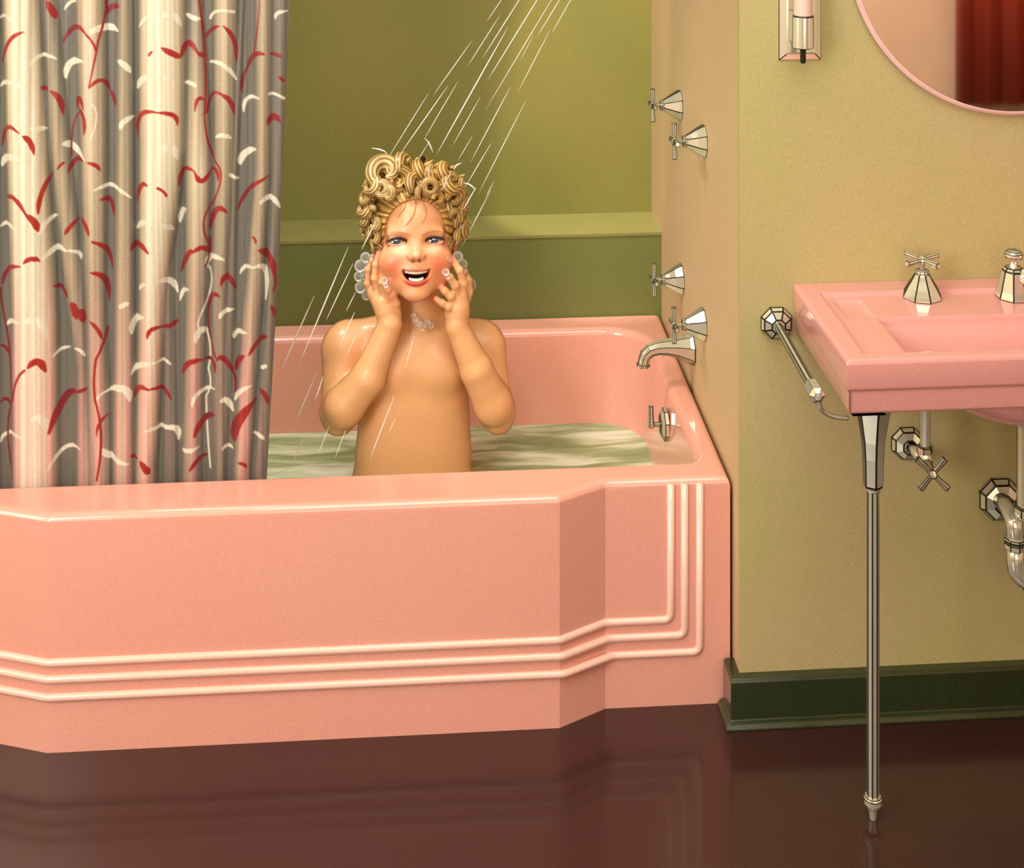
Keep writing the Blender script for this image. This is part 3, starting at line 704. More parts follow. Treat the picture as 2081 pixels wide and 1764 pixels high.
def cap_fn(a,b,ra,rb,flat=None):
    a=np.array(a,float);b=np.array(b,float); ab=b-a; L=ab@ab
    def fn(P):
        pa=P-a; t=np.clip((pa@ab)/L,0,1)
        return np.linalg.norm(pa-t[...,None]*ab,axis=-1)-(ra+(rb-ra)*t)
    return fn
def ell_fn(c,r,R=None):
    c=np.array(c,float);r=np.array(r,float)
    def fn(P):
        q=P-c
        if R is not None: q=q@R
        k0=np.linalg.norm(q/r,axis=-1); k1=np.linalg.norm(q/(r*r),axis=-1)+1e-9
        return k0*(k0-1)/k1
    return fn
# head frame (millimetres): x to picture right, y out of the face, z up the face
TH=math.radians(17)
HC0=PW(842,488,8)
ex=np.array([CS,SN,0.]); ex/=np.linalg.norm(ex)
# face towards the viewer's side of the room (-Y), chin lifted
fy=np.array([.0,-1.,0.]); ey=np.array([.03,-math.cos(TH),math.sin(TH)]); ey/=np.linalg.norm(ey)
ROLL=math.radians(-1.5)
ez=np.array([0,math.sin(TH),math.cos(TH)]); ex=np.cross(ey,ez)*1.0; ex/=np.linalg.norm(ex)
if ex[0]<0: ex=-ex
ez=np.cross(ex,ey); ez=ez if ez[2]>0 else -ez
HM=np.stack([ex,ey,ez],1); HO=np.array(HC0)   # columns = axes
def h2w(p): return HO+HM@(np.array(p,float)*.001)
def w2h(P): return ((P-HO)@HM)*1000.
def surface_nets(Fd,lo,h):
    F_=Fd; n=np.array(F_.shape); inside=F_<0
    c=np.zeros(tuple(n-1),np.uint8)
    for dx in (0,1):
        for dy in (0,1):
            for dz in (0,1): c+=inside[dx:n[0]-1+dx,dy:n[1]-1+dy,dz:n[2]-1+dz]
    act=(c>0)&(c<8); idx=-np.ones(act.shape,np.int32); cells=np.argwhere(act); idx[act]=np.arange(len(cells))
    acc=np.zeros((len(cells),3));cnt=np.zeros(len(cells))
    corners=[(0,0,0),(1,0,0),(0,1,0),(1,1,0),(0,0,1),(1,0,1),(0,1,1),(1,1,1)]
    val=[F_[cells[:,0]+a,cells[:,1]+b,cells[:,2]+c_] for a,b,c_ in corners]
    for i in range(8):
        for ax in range(3):
            if corners[i][ax]==0:
                j=i|(1<<ax) ; vi,vj=val[i],val[j]; m=(vi<0)!=(vj<0)
                t=np.where(m,vi/(vi-vj+1e-12),0); p=np.array(corners[i],float)[None]+np.zeros((len(cells),3)); p[:,ax]+=t
                acc[m]+=p[m];cnt[m]+=1
    V=lo+h*(cells+acc/cnt[:,None])
    faces=[]
    for ax in range(3):
        o=[1,1,1];
        a,b=[k for k in range(3) if k!=ax]
        sl0=[slice(1,n[k]-1) for k in range(3)]; sl0[ax]=slice(0,n[ax]-1); sl1=list(sl0); sl1[ax]=slice(1,n[ax])
        s0=inside[tuple(sl0)];s1=inside[tuple(sl1)]; q=np.argwhere(s0!=s1)
        flip=s0[tuple(q.T)]
        base=q.copy(); base[:,a]+=1; base[:,b]+=1     # grid coords of edge start
        def cell(da,db):
            r=base.copy(); r[:,a]-=da; r[:,b]-=db; return idx[r[:,0],r[:,1],r[:,2]]
        f=np.stack([cell(1,1),cell(0,1),cell(0,0),cell(1,0)],1)
        if ax==1: flip=~flip
        f[~flip]=f[~flip][:,::-1]
        faces.append(f)
    return V,np.concatenate(faces)
def mouth_curves(x):
    top=-52.5+.0065*x*x; bot=-52-20.5*np.sqrt(np.clip(1-(x/26.5)**2,0,1)); return top,bot
def build_child():
    lo=np.array(PW(640,1010,0)); 
    mn=np.array([PW(636,900,0)[0],YK-.135,.085]); mx=np.array([PW(1064,900,0)[0],YK+.115,PW(842,330,0)[2]+.01])
    h=.00145
    G=Field(mn,mx,h)
    def cap(a,b,ra,rb,k=.008):
        a=np.array(a);b=np.array(b);r=max(ra,rb); G.apply(np.minimum(a,b)-r,np.maximum(a,b)+r,cap_fn(a,b,ra,rb),k)
    def ell(c,r,k=.01,R=None,op='u'):
        c=np.array(c); m=max(r); G.apply(c-m,c+m,ell_fn(c,r,R),k,op)
    # ---- trunk
    px=KP
    def tr(u,v,w,dd,d0=0,hz=60,k=.03): ell(PW(u,v,d0),(w*px,dd*px,hz*px),k)
    tr(842,715,112,58,0,62,.02)
    tr(842,780,110,64,4,80,.035); tr(842,850,110,68,6,75,.035); tr(840,915,115,72,6,80,.035); tr(838,985,122,78,0,75,.04)
    for sx in (-1,1): ell(PW(842+sx*52,752,34),(44*px,32*px,34*px),.03)
    # hips and folded legs stay under the water
    for sx in (-1,1):
        a=PW(838,960,0); hx=a[0]+sx*.055
        ell((hx,YK+.01,.135),(.075,.085,.05),.03)
        cap((hx,YK-.0,.130),(hx+sx*.04,YK-.10,.128),.044,.036,.02)
    # ---- neck and shoulders
    cap(PW(852,600,-12),PW(852,690,-2),43*px,46*px,.012)
    cap(PW(800,668,-12),PW(712,688,-16),30*px,34*px,.03); cap(PW(900,668,-12),PW(978,688,-16),30*px,34*px,.03)
    ell(PW(698,708,-8),(43*px,42*px,46*px),.025); ell(PW(980,706,-8),(43*px,42*px,44*px),.025)
    # ---- upper arms
    cap(PW(698,715,-4),PW(688,832,44),41*px,35*px,.014); cap(PW(984,712,-4),PW(1006,826,42),41*px,36*px,.014)
    # ---- forearms (separate group rooted at the elbow)
    cap(PW(690,838,52),PW(700,824,70),38*px,38*px,.012); cap(PW(700,826,70),PW(748,768,78),39*px,34*px,.010)
    cap(PW(748,768,78),PW(793,660,72),34*px,24*px,.008)
    cap(PW(1010,835,50),PW(1000,820,66),37*px,37*px,.012); cap(PW(1002,822,66),PW(968,752,76),38*px,33*px,.010)
    cap(PW(968,752,76),PW(928,662,72),32*px,23*px,.008)
    ell(PW(688,862,50),(22*px,22*px,18*px),.016); ell(PW(1014,860,48),(24*px,22*px,18*px),.016)
    # ---- head, in head millimetres
    def hell(c,r,k=10,op='u',R=None):
        cw=h2w(c); Rm=HM if R is None else HM@R; m=max(r)*.001
        G.apply(cw-m,cw+m,ell_fn(cw,np.array(r)*.001,Rm),k*.001,op)
    def hcap(a,b,ra,rb,k=5,op='u'):
        a=h2w(a);b=h2w(b);r=max(ra,rb)*.001; G.apply(np.minimum(a,b)-r,np.maximum(a,b)+r,cap_fn(a,b,ra*.001,rb*.001),k*.001,op)
    hell((0,-10,36),(71,86,80),8)
    hell((1,20,-28),(66,56,70),16)
    hell((1,40,-70),(42,34,33),16)
    for s in (-1,1):
        hell((s*41,45,-36),(29,23,27),14)
        hell((s*46,24,-62),(22,26,26),14)
        hcap((s*18,62,18),(s*46,56,15),7,6.5,14)
        hell((s*77,-6,-16),(6,13,19),3,R=None)
        hell((s*80,-2,-16),(4,8,13),3,'s')
        hell((s*79,-9,-14),(3,3,8),2)
    hell((1,57,-93),(22,15,13),12)
    hell((1,54,-50),(36,20,22),10)
    # eye hollows then lids
    for s in (-1,1):
        hell((s*35.5,74,-1),(22,14,12),8,'s')
        hell((s*35.5,66,-.5),(18.0,12,6.0),1.5,'s')
        pts=[(s*35.5+t*19,60.5-1.5*t*t+1.5*(1-t*t),1.0+5.6*(1-t*t)+(0*t)) for t in np.linspace(-1,1,9)]
        for a,b in zip(pts[:-1],pts[1:]): hcap(a,b,2.5,2.5,1.5)
        pts=[(s*35.5+t*18,60.0-1.5*t*t+1.0*(1-t*t),-1.4-4.6*(1-t*t)) for t in np.linspace(-1,1,9)]
        for a,b in zip(pts[:-1],pts[1:]): hcap(a,b,2.4,2.4,2.5)
        hcap((s*20,62,-12),(s*46,58,-13),4,3,7)
    # nose
    hcap((1,61,2),(1,75,-20),4.5,7,10); hell((1,79,-24),(9.5,9,8),7)
    for s in (-1,1):
        hell((1+s*10.5,73,-27),(6.2,8,6),4); hell((1+s*6,81,-33),(3.4,4.5,2.8),1.5,'s')
    # laughing mouth: D-shaped opening, full lips, creases at the cheeks
    cw=h2w((1,74,-60))
    def mfn(P):
        q=w2h(P); x=q[...,0]-1
        e=np.sqrt((x/26.5)**2+((q[...,1]-70)/24)**2+((q[...,2]+52)/20.5)**2)
        d=(e-1)*18; top=q[...,2]-(-52.5+.0065*x*x)
        return np.maximum(d,top)*.001
    G.apply(cw-.03,cw+.03,mfn,.001,'s')
    ysurf=lambda x:74.5-.014*x*x
    xs=np.linspace(-27.5,27.5,25)
    up=[(1+x,ysurf(x)-1,mouth_curves(x)[0]+2.2+1.2*math.exp(-((abs(x)-6)/5)**2)) for x in xs]
    lw=[(1+x,ysurf(x)-1-(.5),mouth_curves(x)[1]-1.8) for x in 27*np.sin(np.linspace(-PI/2,PI/2,27))]
    def hchain(pts,rad,k):
        W=[h2w(p) for p in pts]; r=rad*.001
        def fn(P):
            q=None
            for A,B in zip(W[:-1],W[1:]):
                d=cap_fn(A,B,r,r)(P); q=d if q is None else np.minimum(q,d)
            return q
        G.apply(np.min(W,0)-r,np.max(W,0)+r,fn,k*.001)
    hchain(up,3.0,2.5); hchain(lw,3.8,2.5)
    for s in (-1,1): hcap((1+s*33,63,-38),(1+s*36,58,-62),1.6,1.6,5,'s')
    # ---- hands
    def finger(pts,r0,r1,k=.004):
        pts=[np.array(PW(*p)) for p in pts]; n=len(pts)-1
        for i in range(n):
            ra=r0+(r1-r0)*i/n; rb=r0+(r1-r0)*(i+1)/n
            cap(pts[i],pts[i+1],ra*px,rb*px,k if i==0 else .0025)
            if 0<i: cap(pts[i],pts[i]+np.array([0,0,1e-4]),(ra+.6)*px,(ra+.6)*px,.002)
    # left-of-picture hand: palm cupping the cheek, seen from the little-finger side
    cap(PW(792,655,72),PW(778,612,64),22*px,21*px,.006); cap(PW(783,628,66),PW(766,598,56),20*px,17*px,.006)
    finger([(757,606,54),(747,576,52),(748,548,50),(757,522,44)],8.2,5.8)
    finger([(767,600,62),(761,566,64),(763,538,60),(770,514,52)],8.4,5.8)
    finger([(777,602,70),(776,574,76),(779,548,74),(785,526,66)],8.2,5.6)
    finger([(786,608,75),(789,588,82),(793,568,81),(796,550,76)],7.6,5.2)
    finger([(806,640,66),(804,616,72),(797,598,76),(789,582,78)],10.5,7.4)
    # right-of-picture hand: fingers spread over the cheek
    cap(PW(927,662,72),PW(931,626,68),22*px,22*px,.006); cap(PW(934,634,66),PW(934,602,62),20*px,17*px,.006); cap(PW(918,636,70),PW(928,612,66),15*px,15*px,.006)
    finger([(938,602,62),(942,576,66),(934,550,68),(919,527,62)],9.6,6.8)
    finger([(930,600,68),(925,580,76),(914,564,78),(902,550,74)],9.4,6.8)
    finger([(924,614,72),(916,602,80),(904,591,80),(894,580,76)],9.2,6.6)
    finger([(920,632,74),(912,624,82),(899,616,82),(886,607,76)],8.6,6.2)
    finger([(944,618,56),(951,594,48),(950,570,42),(942,550,38)],10.5,7.6)
    # smooth the field a touch so joins stay soft
    V,Fc=surface_nets(G.F,G.lo,G.h)
    # relax vertices
    nb=np.zeros_like(V);ct=np.zeros(len(V))
    E=np.concatenate([Fc[:,[0,1]],Fc[:,[1,2]],Fc[:,[2,3]],Fc[:,[3,0]]])
    for it in range(3):
        nb[:]=0;ct[:]=0
        for a,b in ((0,1),(1,0)):
            np.add.at(nb,E[:,a],V[E[:,b]]); np.add.at(ct,E[:,a],1)
        V=V*.5+nb/ct[:,None]*.5
    # ---- colours
    S=lambda *c: np.array([lin(x) for x in c])
    col=np.zeros_like(V)+S(226,168,114)
    q=w2h(V); x=q[:,0]-1; y_=q[:,1]; z=q[:,2]
    head=(z>-112)&(y_>-95)&(np.abs(x)<95)&(z<130)
    def blend(mask,c): 
        m=np.clip(mask,0,1)[:,None]; col[:]=col*(1-m)+c*m
    facew=np.where(head&(y_>-30),np.clip((z+125)/25,0,1),0)
    # hands lie outside the face ellipsoid: leave them body coloured
    er=np.sqrt((x/74)**2+((y_-8)/88)**2+((z-0)/125)**2)
    onface=head&(er<1.12)
    blend(np.where(onface,.85,0),S(230,160,112))
    for s in (-1,1):
        r=np.sqrt(((x-s*44)/24)**2+((z+42)/27)**2); blend(np.where(onface&(y_>15),.72*np.exp(-(r**2)*1.0),0),S(216,98,60))
        r=np.sqrt(((x-s*30)/17)**2+((z+16)/7)**2); blend(np.where(onface&(y_>30),.55*np.exp(-r*r),0),S(250,214,172))
        # brows
        bx=np.linspace(12,46,14); bz=11.5+6*np.sin((bx-12)/34*PI*.7)
        d=np.min(np.hypot(np.abs(x)[:,None]-bx[None],(z[:,None]-bz[None])),axis=1)
        blend(np.where(onface&(y_>30)&(s*x>0),.6*np.clip(1.2-d/2.8,0,1),0),S(168,96,52))
        # lids: dark lash line at the top, rosy rim under
        t=(x-s*35.5)/19; ok=(np.abs(t)<1.22)&(s*t>-1.0)&onface&(y_>45)
        zl=1.0+5.6*(1-t*t)
        blend(np.where(ok,np.clip(1.7-np.abs(z-zl+.2)/2.7,0,1),0),S(34,20,16))
        blend(np.where(ok&(y_<61),np.clip(1.2-np.abs(z)/6.5,0,1),0),S(60,34,26))
        zl2=-1.4-4.6*(1-t*t)
        blend(np.where(ok,.7*np.clip(1.2-np.abs(z-zl2)/2.2,0,1),0),S(190,92,66))
        d=np.hypot(x-s*6,(z+34.5)*1.2); blend(np.where(onface&(y_>60),np.clip(1.35-d/3.6,0,1),0),S(96,34,20))
        d=np.hypot(x-s*18,(z+27)); blend(np.where(onface&(y_>50),.5*np.clip(1.2-d/5,0,1),0),S(196,96,60))
    d=np.hypot(x,(z+23)); blend(np.where(onface&(y_>70),.5*np.exp(-(d/8)**2),0),S(250,196,160))
    # lips
    top,bot=mouth_curves(np.clip(x,-26.5,26.5))
    for pts,rad in ((up,3.4),(lw,4.0)):
        tt_=np.linspace(0,len(pts)-1,140); P_=np.stack([np.interp(tt_,np.arange(len(pts)),np.array(pts)[:,k_]) for k_ in range(3)],1); d=np.full(len(V),99.)
        sel=np.where(onface&(y_>40)&(np.abs(x)<34)&(z<-40)&(z>-86))[0]
        dd=np.min(np.linalg.norm(q[sel][:,None,:]-P_[None],axis=2),axis=1); d[sel]=dd
        blend(np.clip((rad+1.6-d)/1.5,0,1)*.95,S(188,56,42))
    # inside of the mouth
    dm=np.sqrt((x/26.5)**2+((z+52)/20.5)**2); ins=(dm<1.02)&(z<top+1)&(y_<ysurf(x)-4)&(y_>30)&head
    blend(np.where(ins,1.,0),S(52,16,22))
    # warm shade at the neck
    v=(HC-V[:,2])/V[:,1]
    # fingertips and knuckles rosy
    for p in ((764,520,50),(775,516,54),(919,527,62),(902,550,74),(894,580,76),(886,607,76),(789,552,70)):
        w=np.array(PW(*p)); d=np.linalg.norm(V-w,axis=1)/px; blend(.6*np.exp(-(d/11)**2),S(236,140,104))
    for p in ((688,872,50),(1016,870,48)):
        w=np.array(PW(*p)); d=np.linalg.norm(V-w,axis=1)/px; blend(.6*np.exp(-(d/22)**2),S(222,120,76))
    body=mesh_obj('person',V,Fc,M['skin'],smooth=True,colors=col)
    tag(body,'blond curly haired toddler laughing in the bathtub, hands on cheeks','person')
    # ---- eyes
    for s in (-1,1):
        R_=np.array([18.,12.,12.]); nu_,nv_=56,40; VV=[];FF=[];CC=[]
        for j in range(nv_+1):
            th=PI*j/nv_
            for i in range(nu_):
                ph=2*PI*i/nu_; VV.append((R_[0]*math.sin(th)*math.cos(ph),R_[1]*math.cos(th),R_[2]*math.sin(th)*math.sin(ph)))
        for j in range(nv_):
            for i in range(nu_): FF.append((j*nu_+i,j*nu_+(i+1)%nu_,(j+1)*nu_+(i+1)%nu_,(j+1)*nu_+i))
        VV=np.array(VV); rr=np.hypot(VV[:,0]+.5,VV[:,2]-2.0)
        cc=np.where(rr[:,None]<3.0,S(8,10,20),np.where(rr[:,None]<7.6,S(30,44,72),S(160,140,124)))
        hl=np.hypot(VV[:,0]+2.2,VV[:,2]-3.6)<1.3; cc[hl]=S(250,250,250)  # glint painted into the eye colour
        Wv=np.array([h2w((s*35.5+p_[0],51.3+p_[1],-.5+p_[2])) for p_ in VV])
        e=mesh_obj('eye',Wv,np.array(FF),M['eye'],body,smooth=True,colors=cc)
    # ---- teeth
    def teeth(zoff,hgt,xw,yo):
        V=[];Fc=[];n=33
        for i in range(n):
            x=xw*(2*i/(n-1)-1); y0=71-yo-.017*x*x; gr=.5*abs(math.sin(x*PI/7.))
            z0=zoff(x)
            V+=[h2w((1+x,y0-.8+gr,z0)),h2w((1+x,y0+gr,z0-hgt*.5)),h2w((1+x,y0-.6+gr,z0-hgt)),h2w((1+x,y0-4,z0-hgt)),h2w((1+x,y0-4,z0))]
        for i in range(n-1):
            for k in range(5): Fc.append((i*5+k,(i+1)*5+k,(i+1)*5+(k+1)%5,i*5+(k+1)%5))
        Fc.append((0,1,2,3,4)); Fc.append(tuple(range((n-1)*5,n*5))[::-1])
        mesh_obj('teeth',V,Fc,M['teeth'],body,smooth=True)
    teeth(lambda x:-50.0+.0065*x*x,7.6,22,-.8)
    teeth(lambda x:-65.0+.012*x*x,6.0,13.5,2)
    return body
CHILD=build_child()
# ---- hair
def build_hair():
    S=lambda *c: np.array([lin(x) for x in c])
    mn=HO-np.array([.105,.125,.13]); mx=HO+np.array([.105,.14,.17]); h=.0022
    G=Field(mn,mx,h)
    sl,P=G.sub(mn,mx); q=w2h(P); x,y,z=q[...,0],q[...,1],q[...,2]
    e=ell_fn((0,-14,40),(83,93,91))(q)
    ang=np.arctan2(z-40,x); strand=1.6*np.sin(ang*34+y*.05+2*np.sin(y*.06))+1.0*np.sin(ang*57+z*.07)
    f=e+strand
    face=ell_fn((0,88,4),(69,86,73))(q)
    f=np.maximum(f,-face); f=np.maximum(f,-(z+52+.25*y)); f=np.maximum(f,-(z+40)-np.where(y>0,y*-.9,0)*0+np.where(y>20,(y-20)*.9,-999)*1.0)
    G.F[sl]=f*.001
    V,Fc=surface_nets(G.F,G.lo,G.h)
    q=w2h(V); a=np.arctan2(q[:,2]-40,q[:,0]); s=.5+.5*np.sin(a*34+q[:,1]*.05+2*np.sin(q[:,1]*.06)); s2=.5+.5*np.sin(a*57+q[:,2]*.07)
    t=(s*.65+s2*.35)[:,None]
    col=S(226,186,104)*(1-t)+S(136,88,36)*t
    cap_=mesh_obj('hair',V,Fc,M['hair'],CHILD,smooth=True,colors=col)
    # curls
    VV=[];FF=[];CCo=[]
    rnd=random.Random(5)
    def curl(c,R,axis,start=0.,turns=1.15,tr=None,drift=.55,tone=None):
        axis=Vector(axis).normalized(); m=frame(axis); n=int(24*turns); tr=tr or R*.6
        path=[];rad=[]
        for i in range(n+1):
            t=i/n; a=start+2*PI*turns*t; r=R*(1-.52*t)
            path.append(Vector(c)+m@Vector((r*math.cos(a),r*math.sin(a),R*drift*t)))
            rad.append(tr*(.12+.95*math.sin(PI*min(1,.14+t*.86))**.8))
        fl=9; seg=36; v,f=tube(path,rad,seg,flute=.05,nfl=fl)
        o=len(VV); hv=[h2w(tuple(p)) for p in v]; VV.extend(hv); FF.extend([tuple(i+o for i in q_) for q_ in f if len(q_)==4])
        tone_=tone if tone is not None else rnd.uniform(.0,.5)
        for i,p in enumerate(v):
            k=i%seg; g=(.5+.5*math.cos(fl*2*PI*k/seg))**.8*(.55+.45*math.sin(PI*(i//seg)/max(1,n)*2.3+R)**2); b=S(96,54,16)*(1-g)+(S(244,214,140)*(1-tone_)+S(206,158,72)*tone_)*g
            CCo.append(b)
    def L(u,v,y): return ((u-842)/1.056,y,-(v-488)/1.12)
    front=[(780,352,26,40,(.2,.9,.5)),(757,378,17,48,(-.5,.6,.2)),(745,398,14,40,(-.8,.5,.3)),(776,381,15,62,(-.3,1,.1)),(806,362,22,52,(.1,.8,-.5)),(815,338,20,30,(.9,.3,.2)),
      (800,345,18,30,(.6,.5,.4)),(835,372,16,66,(.8,.5,.3)),(848,345,17,50,(.8,.3,.5)),(871,380,17,70,(.05,1,-.05)),(872,350,20,48,(.7,.6,.2)),(862,338,15,36,(.9,.2,.2)),(902,352,19,48,(.6,.6,.5)),(912,372,18,55,(.5,.7,.4)),
      (898,392,16,62,(.3,.9,.3)),(918,398,17,50,(.6,.6,-.4)),(932,378,15,34,(.9,.4,.2)),(936,408,16,30,(.9,.4,-.1)),(938,436,17,22,(.8,.5,.2)),(941,462,15,12,(.8,.5,0)),(932,480,12,18,(.7,.7,0)),(921,440,12,40,(.7,.7,0)),
      (744,422,15,30,(-.8,.5,.2)),(740,448,16,20,(-.8,.5,.2)),(748,470,13,18,(-.7,.7,.1)),(760,428,12,46,(-.6,.8,0)),(763,452,11,42,(-.7,.7,0)),(762,480,10,38,(-.6,.8,0)),(790,392,12,68,(-.5,.9,0)),(822,388,11,72,(.9,.4,.1)),(850,390,10,74,(.8,.6,.1)),(885,404,11,70,(.7,.7,.1))]
    for i,(u,v,r,y,ax) in enumerate(front): hole=(u,v) in ((776,381),(871,380),(745,398)); curl(L(u,v,y),r/1.0,ax,start=rnd.uniform(0,6.28),turns=1.7 if hole else rnd.uniform(.65,1.0),tr=r*(.38 if hole else .60),tone=.15 if u<800 else rnd.uniform(.3,.8))
    # fill the crown, sides and back of the head
    n=70
    for i in range(n):
        zz=1-1.75*(i+.5)/n; ph=i*2.39996; s=math.sqrt(max(0,1-zz*zz)); d=Vector((s*math.cos(ph),s*math.sin(ph),zz))
        p=Vector((d.x*80,-14+d.y*90,40+d.z*88))
        if p.y>30 and p.z<92: continue
        if p.z<-45: continue
        r=rnd.uniform(13,19); curl(tuple(p),r,(d.x+rnd.uniform(-.4,.4),d.y+rnd.uniform(-.4,.4),d.z*.6),start=rnd.uniform(0,6.28))
    for (u,v,y,du,dv,r) in ((796,340,20,-12,-16,6),(822,334,30,6,-18,7),(850,330,40,-6,-14,7),(860,338,50,14,-16,6),(884,338,40,10,-14,6),(905,344,40,16,-8,6),(926,362,30,16,-8,5),(772,352,30,-16,-8,6),(750,380,30,-14,-8,5),(946,420,10,8,8,5),(948,450,6,8,12,5),(738,430,10,-6,12,5),(738,470,4,4,18,5),(930,486,20,-4,16,5),(756,492,30,2,16,4),(882,352,62,-18,-10,7),(838,356,60,12,-14,7)):
        p0=Vector(L(u-du*.6,v-dv*.6,y-12)); p1=Vector(L(u,v,y)); p2=Vector(L(u+du*.8,v+dv*.5,y+8)); p3=Vector(L(u+du*1.0-dv*.3,v+dv*.9,y+4))
        path=smoothpath([p0,p1,p2,p3],8); n_=len(path)-1
        v_,f_=tube(path,[r*(1-.93*(i/n_)**1.3) for i in range(n_+1)],28,flute=.06,nfl=7); o=len(VV)
        VV.extend([h2w(tuple(p)) for p in v_]); FF.extend([tuple(i+o for i in q_) for q_ in f_ if len(q_)==4])
        for i in range(len(v_)):
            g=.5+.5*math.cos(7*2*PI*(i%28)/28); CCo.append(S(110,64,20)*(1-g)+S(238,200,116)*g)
    # wispy fringe on the forehead
    for pts in ([(820,398),(822,415),(815,428),(806,440)],[(836,398),(842,412),(838,432),(828,448),(816,462)],[(848,398),(860,418),(862,436),(852,452)],[(790,420),(786,436),(776,452)]):
        path=smoothpath([ (Vector(L(u,v,0))+Vector((0,-10+86*math.sqrt(max(.05,1-(L(u,v,0)[0]/71)**2-((L(u,v,0)[2]-36)/80)**2))+1.2,0))) for u,v in pts],6)
        v_,f_=tube(path,[1.5*(1-.7*i/(len(path)-1)) for i in range(len(path))],6); o=len(VV)
        VV.extend([h2w(tuple(p)) for p in v_]); FF.extend([tuple(i+o for i in q_) for q_ in f_ if len(q_)==4]); CCo.extend([S(206,140,74)]*len(v_))
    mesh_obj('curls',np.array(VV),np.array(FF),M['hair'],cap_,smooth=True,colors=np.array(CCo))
build_hair()
# ================================================================== shower water and soap
def jets():
    A="1230,0,1100,190,5;970,360,615,860,6;1220,130,930,590,6;1390,0,1060,520,8;1550,0,1100,730,9;1290,240,640,1400,11;1660,30,1090,980,6;1750,0,1550,330,7;1850,0,1680,300,6;1670,260,1380,820,6;1510,330,1400,540,4;580,830,200,1440,6;750,770,310,1400,9;840,730,530,1260,6;590,1260,440,1500,5;1040,870,790,1310,6;970,1220,840,1440,5;1310,780,950,1460,8;1140,1280,880,1720,7;1450,900,1010,1764,7;1160,1630,1090,1764,5;780,1530,690,1720,6"
    B="240,670,30,1150,9;450,370,140,1110,8;480,470,310,830,6;495,650,435,770,5;490,770,390,1000,7;500,910,440,1040,4;260,1140,125,1450,8;295,1170,245,1320,6;735,1290,580,1690,7;740,1430,700,1520,4;195,1510,95,1730,5;330,1480,265,1650,5;435,1500,365,1680,5;1330,20,1140,390,8;1240,0,1160,140,6;620,210,530,390,7;855,920,800,1130,5"
    L=[[float(a)/4.409 for a in q.split(',')]+[0] for q in A.split(';')]+[[float(a)/3.041 for a in q.split(',')]+[1] for q in B.split(';')]
    rnd=random.Random(3)
    for x0,y0,x1,y1,w,k in L:
        ou,ov=((740,0),(560,380))[k]; x0+=ou;x1+=ou;y0+=ov;y1+=ov
        front=(640<(x0+x1)/2<960 and (y0+y1)/2>360)
        yy=rnd.uniform(2.655,2.675) if front else rnd.uniform(2.80,2.92)
        if y0<12 and not front: x0+= (x0-x1)*.25; y0-= (y1-y0)*.25
        a=on_y(x0,y0,yy); b=on_y(x1,y1,yy); m=(a+b)/2; n=10
        path=[(a-m)+(b-a)*(i/n) for i in range(n+1)]
        r=[max(.12,math.sin(PI*i/n)**.6)*w*.62*.85*yy/F for i in range(n+1)]
        o=solid('water_jet',tube(path,r,8),M['jet'],smooth=True); o.location=m
        tag(o,'thin slanting streak of bright shower water falling onto the child and tub','water','streaks of shower water')
    for pts in ([(755,301),(768,303),(780,307),(788,314)],[(863,281),(871,290),(876,300),(880,310)],[(922,345),(928,336),(938,331)],[(942,372),(952,374),(962,381),(966,388)]):
        W=[on_y(u,v,2.74) for u,v in pts]; m=W[1].copy(); path=smoothpath([w_-m for w_ in W],5); n=len(path)-1
        o=solid('water_splash',tube(path,[(.15+math.sin(PI*i/n))*.0012 for i in range(n+1)],8),M['jet'],smooth=True); o.location=m
        tag(o,'small curved splash of water bouncing off the blond curls','water','splashes above the curls')
jets()
def bubbles():
    from math import sin,cos
    groups=[('white soap bubble in the lather beside the hand on the left cheek','lather by the left hand',[(743,524,11,40),(733,541,13,36),(750,540,8,46),(729,562,10,38),(741,560,10,46),(733,584,12,40),(745,600,10,44),(754,526,7,52),(781,570,7,92),(784,580,5,93)]),
            ('white soap bubble in the lather beside the hand on the right cheek','lather by the right hand',[(930,522,11,40),(940,537,10,38),(943,553,9,42),(947,566,7,38),(953,580,14,34),(911,528,6,78),(906,553,7,90),(911,563,5,88),(947,598,7,36)]),
            ('small soap bubble clinging to the front of the neck','bubbles on the neck',[(844,650,6,56),(852,658,6,56),(861,662,6,54),(868,656,7,50),(876,662,6,46),(840,641,5,52),(858,669,4,58)])]
    vf=None
    bm=bmesh.new(); bmesh.ops.create_icosphere(bm,subdivisions=3,radius=1); me=bpy.data.meshes.new('soap_bubble'); bm.to_mesh(me); bm.free()
    for p in me.polygons: p.use_smooth=True
    me.materials.append(M['bubble'])
    for lab,g,L in groups:
        for u,v,r,d in L:
            o=bpy.data.objects.new('soap_bubble',me); COL.objects.link(o); o.location=PW(u,v,d); s=r*KP*1.0; o.scale=(s,s,s)
            tag(o,lab,'soap bubble',g)
bubbles()
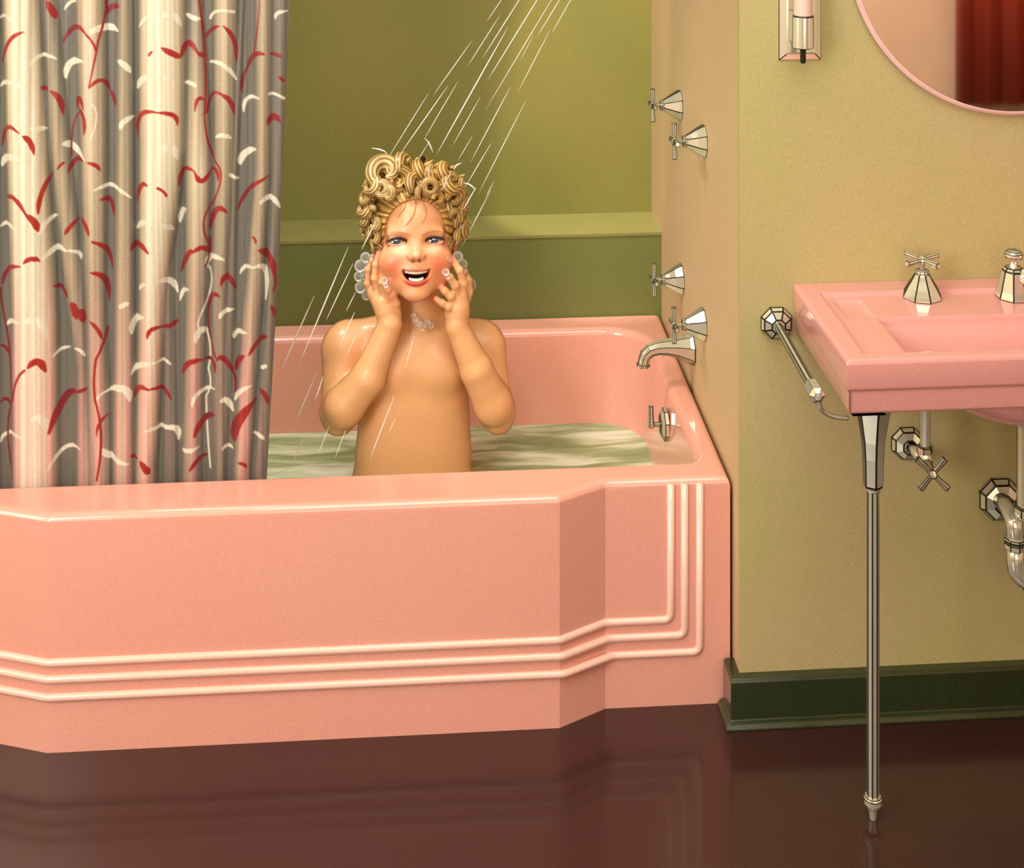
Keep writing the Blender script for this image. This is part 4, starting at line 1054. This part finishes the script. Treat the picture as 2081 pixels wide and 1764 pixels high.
# ================================================================== camera and light
cam=bpy.data.cameras.new('camera'); co=bpy.data.objects.new('camera',cam); COL.objects.link(co)
co.location=(0,0,HC); co.rotation_euler=(PI/2,0,YAW); cam.sensor_fit='HORIZONTAL'; cam.sensor_width=36; cam.lens=F/2081*36
cam.shift_y=-(882-H0)/2081; cam.shift_x=0; cam.clip_start=.05; cam.clip_end=50
bpy.context.scene.camera=co
def area(name,loc,tgt,size,power,color=(1,1,1),spread=180,sy=None):
    l=bpy.data.lights.new(name,'AREA'); l.size=size; l.energy=power; l.color=color; l.spread=math.radians(spread)
    if sy: l.shape='RECTANGLE'; l.size_y=sy
    o=bpy.data.objects.new(name,l); COL.objects.link(o); o.location=loc
    o.rotation_euler=(Vector(tgt)-Vector(loc)).to_track_quat('-Z','Y').to_euler(); return o
def spot(name,loc,tgt,power,ang,blend,color=(1,1,1),r=.05):
    l=bpy.data.lights.new(name,'SPOT'); l.energy=power; l.spot_size=math.radians(ang); l.spot_blend=blend; l.color=color; l.shadow_soft_size=r
    o=bpy.data.objects.new(name,l); COL.objects.link(o); o.location=loc
    o.rotation_euler=(Vector(tgt)-Vector(loc)).to_track_quat('-Z','Y').to_euler(); return o
area('overhead_fill',(.3,1.3,2.5),(.3,1.3,0),1.5,34,(1,.98,.93))  # added overhead fill out of view, no ceiling fixture
area('left_key',(-1.5,.75,1.6),(.5,2.7,.4),1.2,66,(1,.98,.94))  # added key from the left; the wall there has no window
area('front_fill',(.4,-1.0,1.3),(.1,2.5,.5),1.8,14,(1,.97,.92))
spot('recess_spot',(.40,2.74,2.42),(.43,3.30,.72),150,16,.3,(1,.88,.68),.03)  # added spot out of view, brightens the right end of the recess
area('child_fill',(-.5,2.66,1.9),(0.0,2.8,.6),.3,3.5,(1,.97,.9),80)  # added fill out of view, for the child and the left of the hair
area('low_left_fill',(-1.52,1.85,.95),(-.6,2.44,.25),.5,5,(1,.93,.8))  # added low fill for the tub's left chamfer; no door there
spot('rear_wall_fill',(1.2,.2,2.3),(2.2,-1.28,.4),160,70,.5,(1,.9,.8),.2)  # added spot to brighten the rear wall for the mirror; no hall there
w=bpy.data.worlds.new('world'); bpy.context.scene.world=w; w.use_nodes=True
w.node_tree.nodes['Background'].inputs[0].default_value=(1,.96,.88,1); w.node_tree.nodes['Background'].inputs[1].default_value=.4
sc=bpy.context.scene; sc.view_settings.view_transform='Standard'; sc.view_settings.look='None'; sc.view_settings.exposure=0
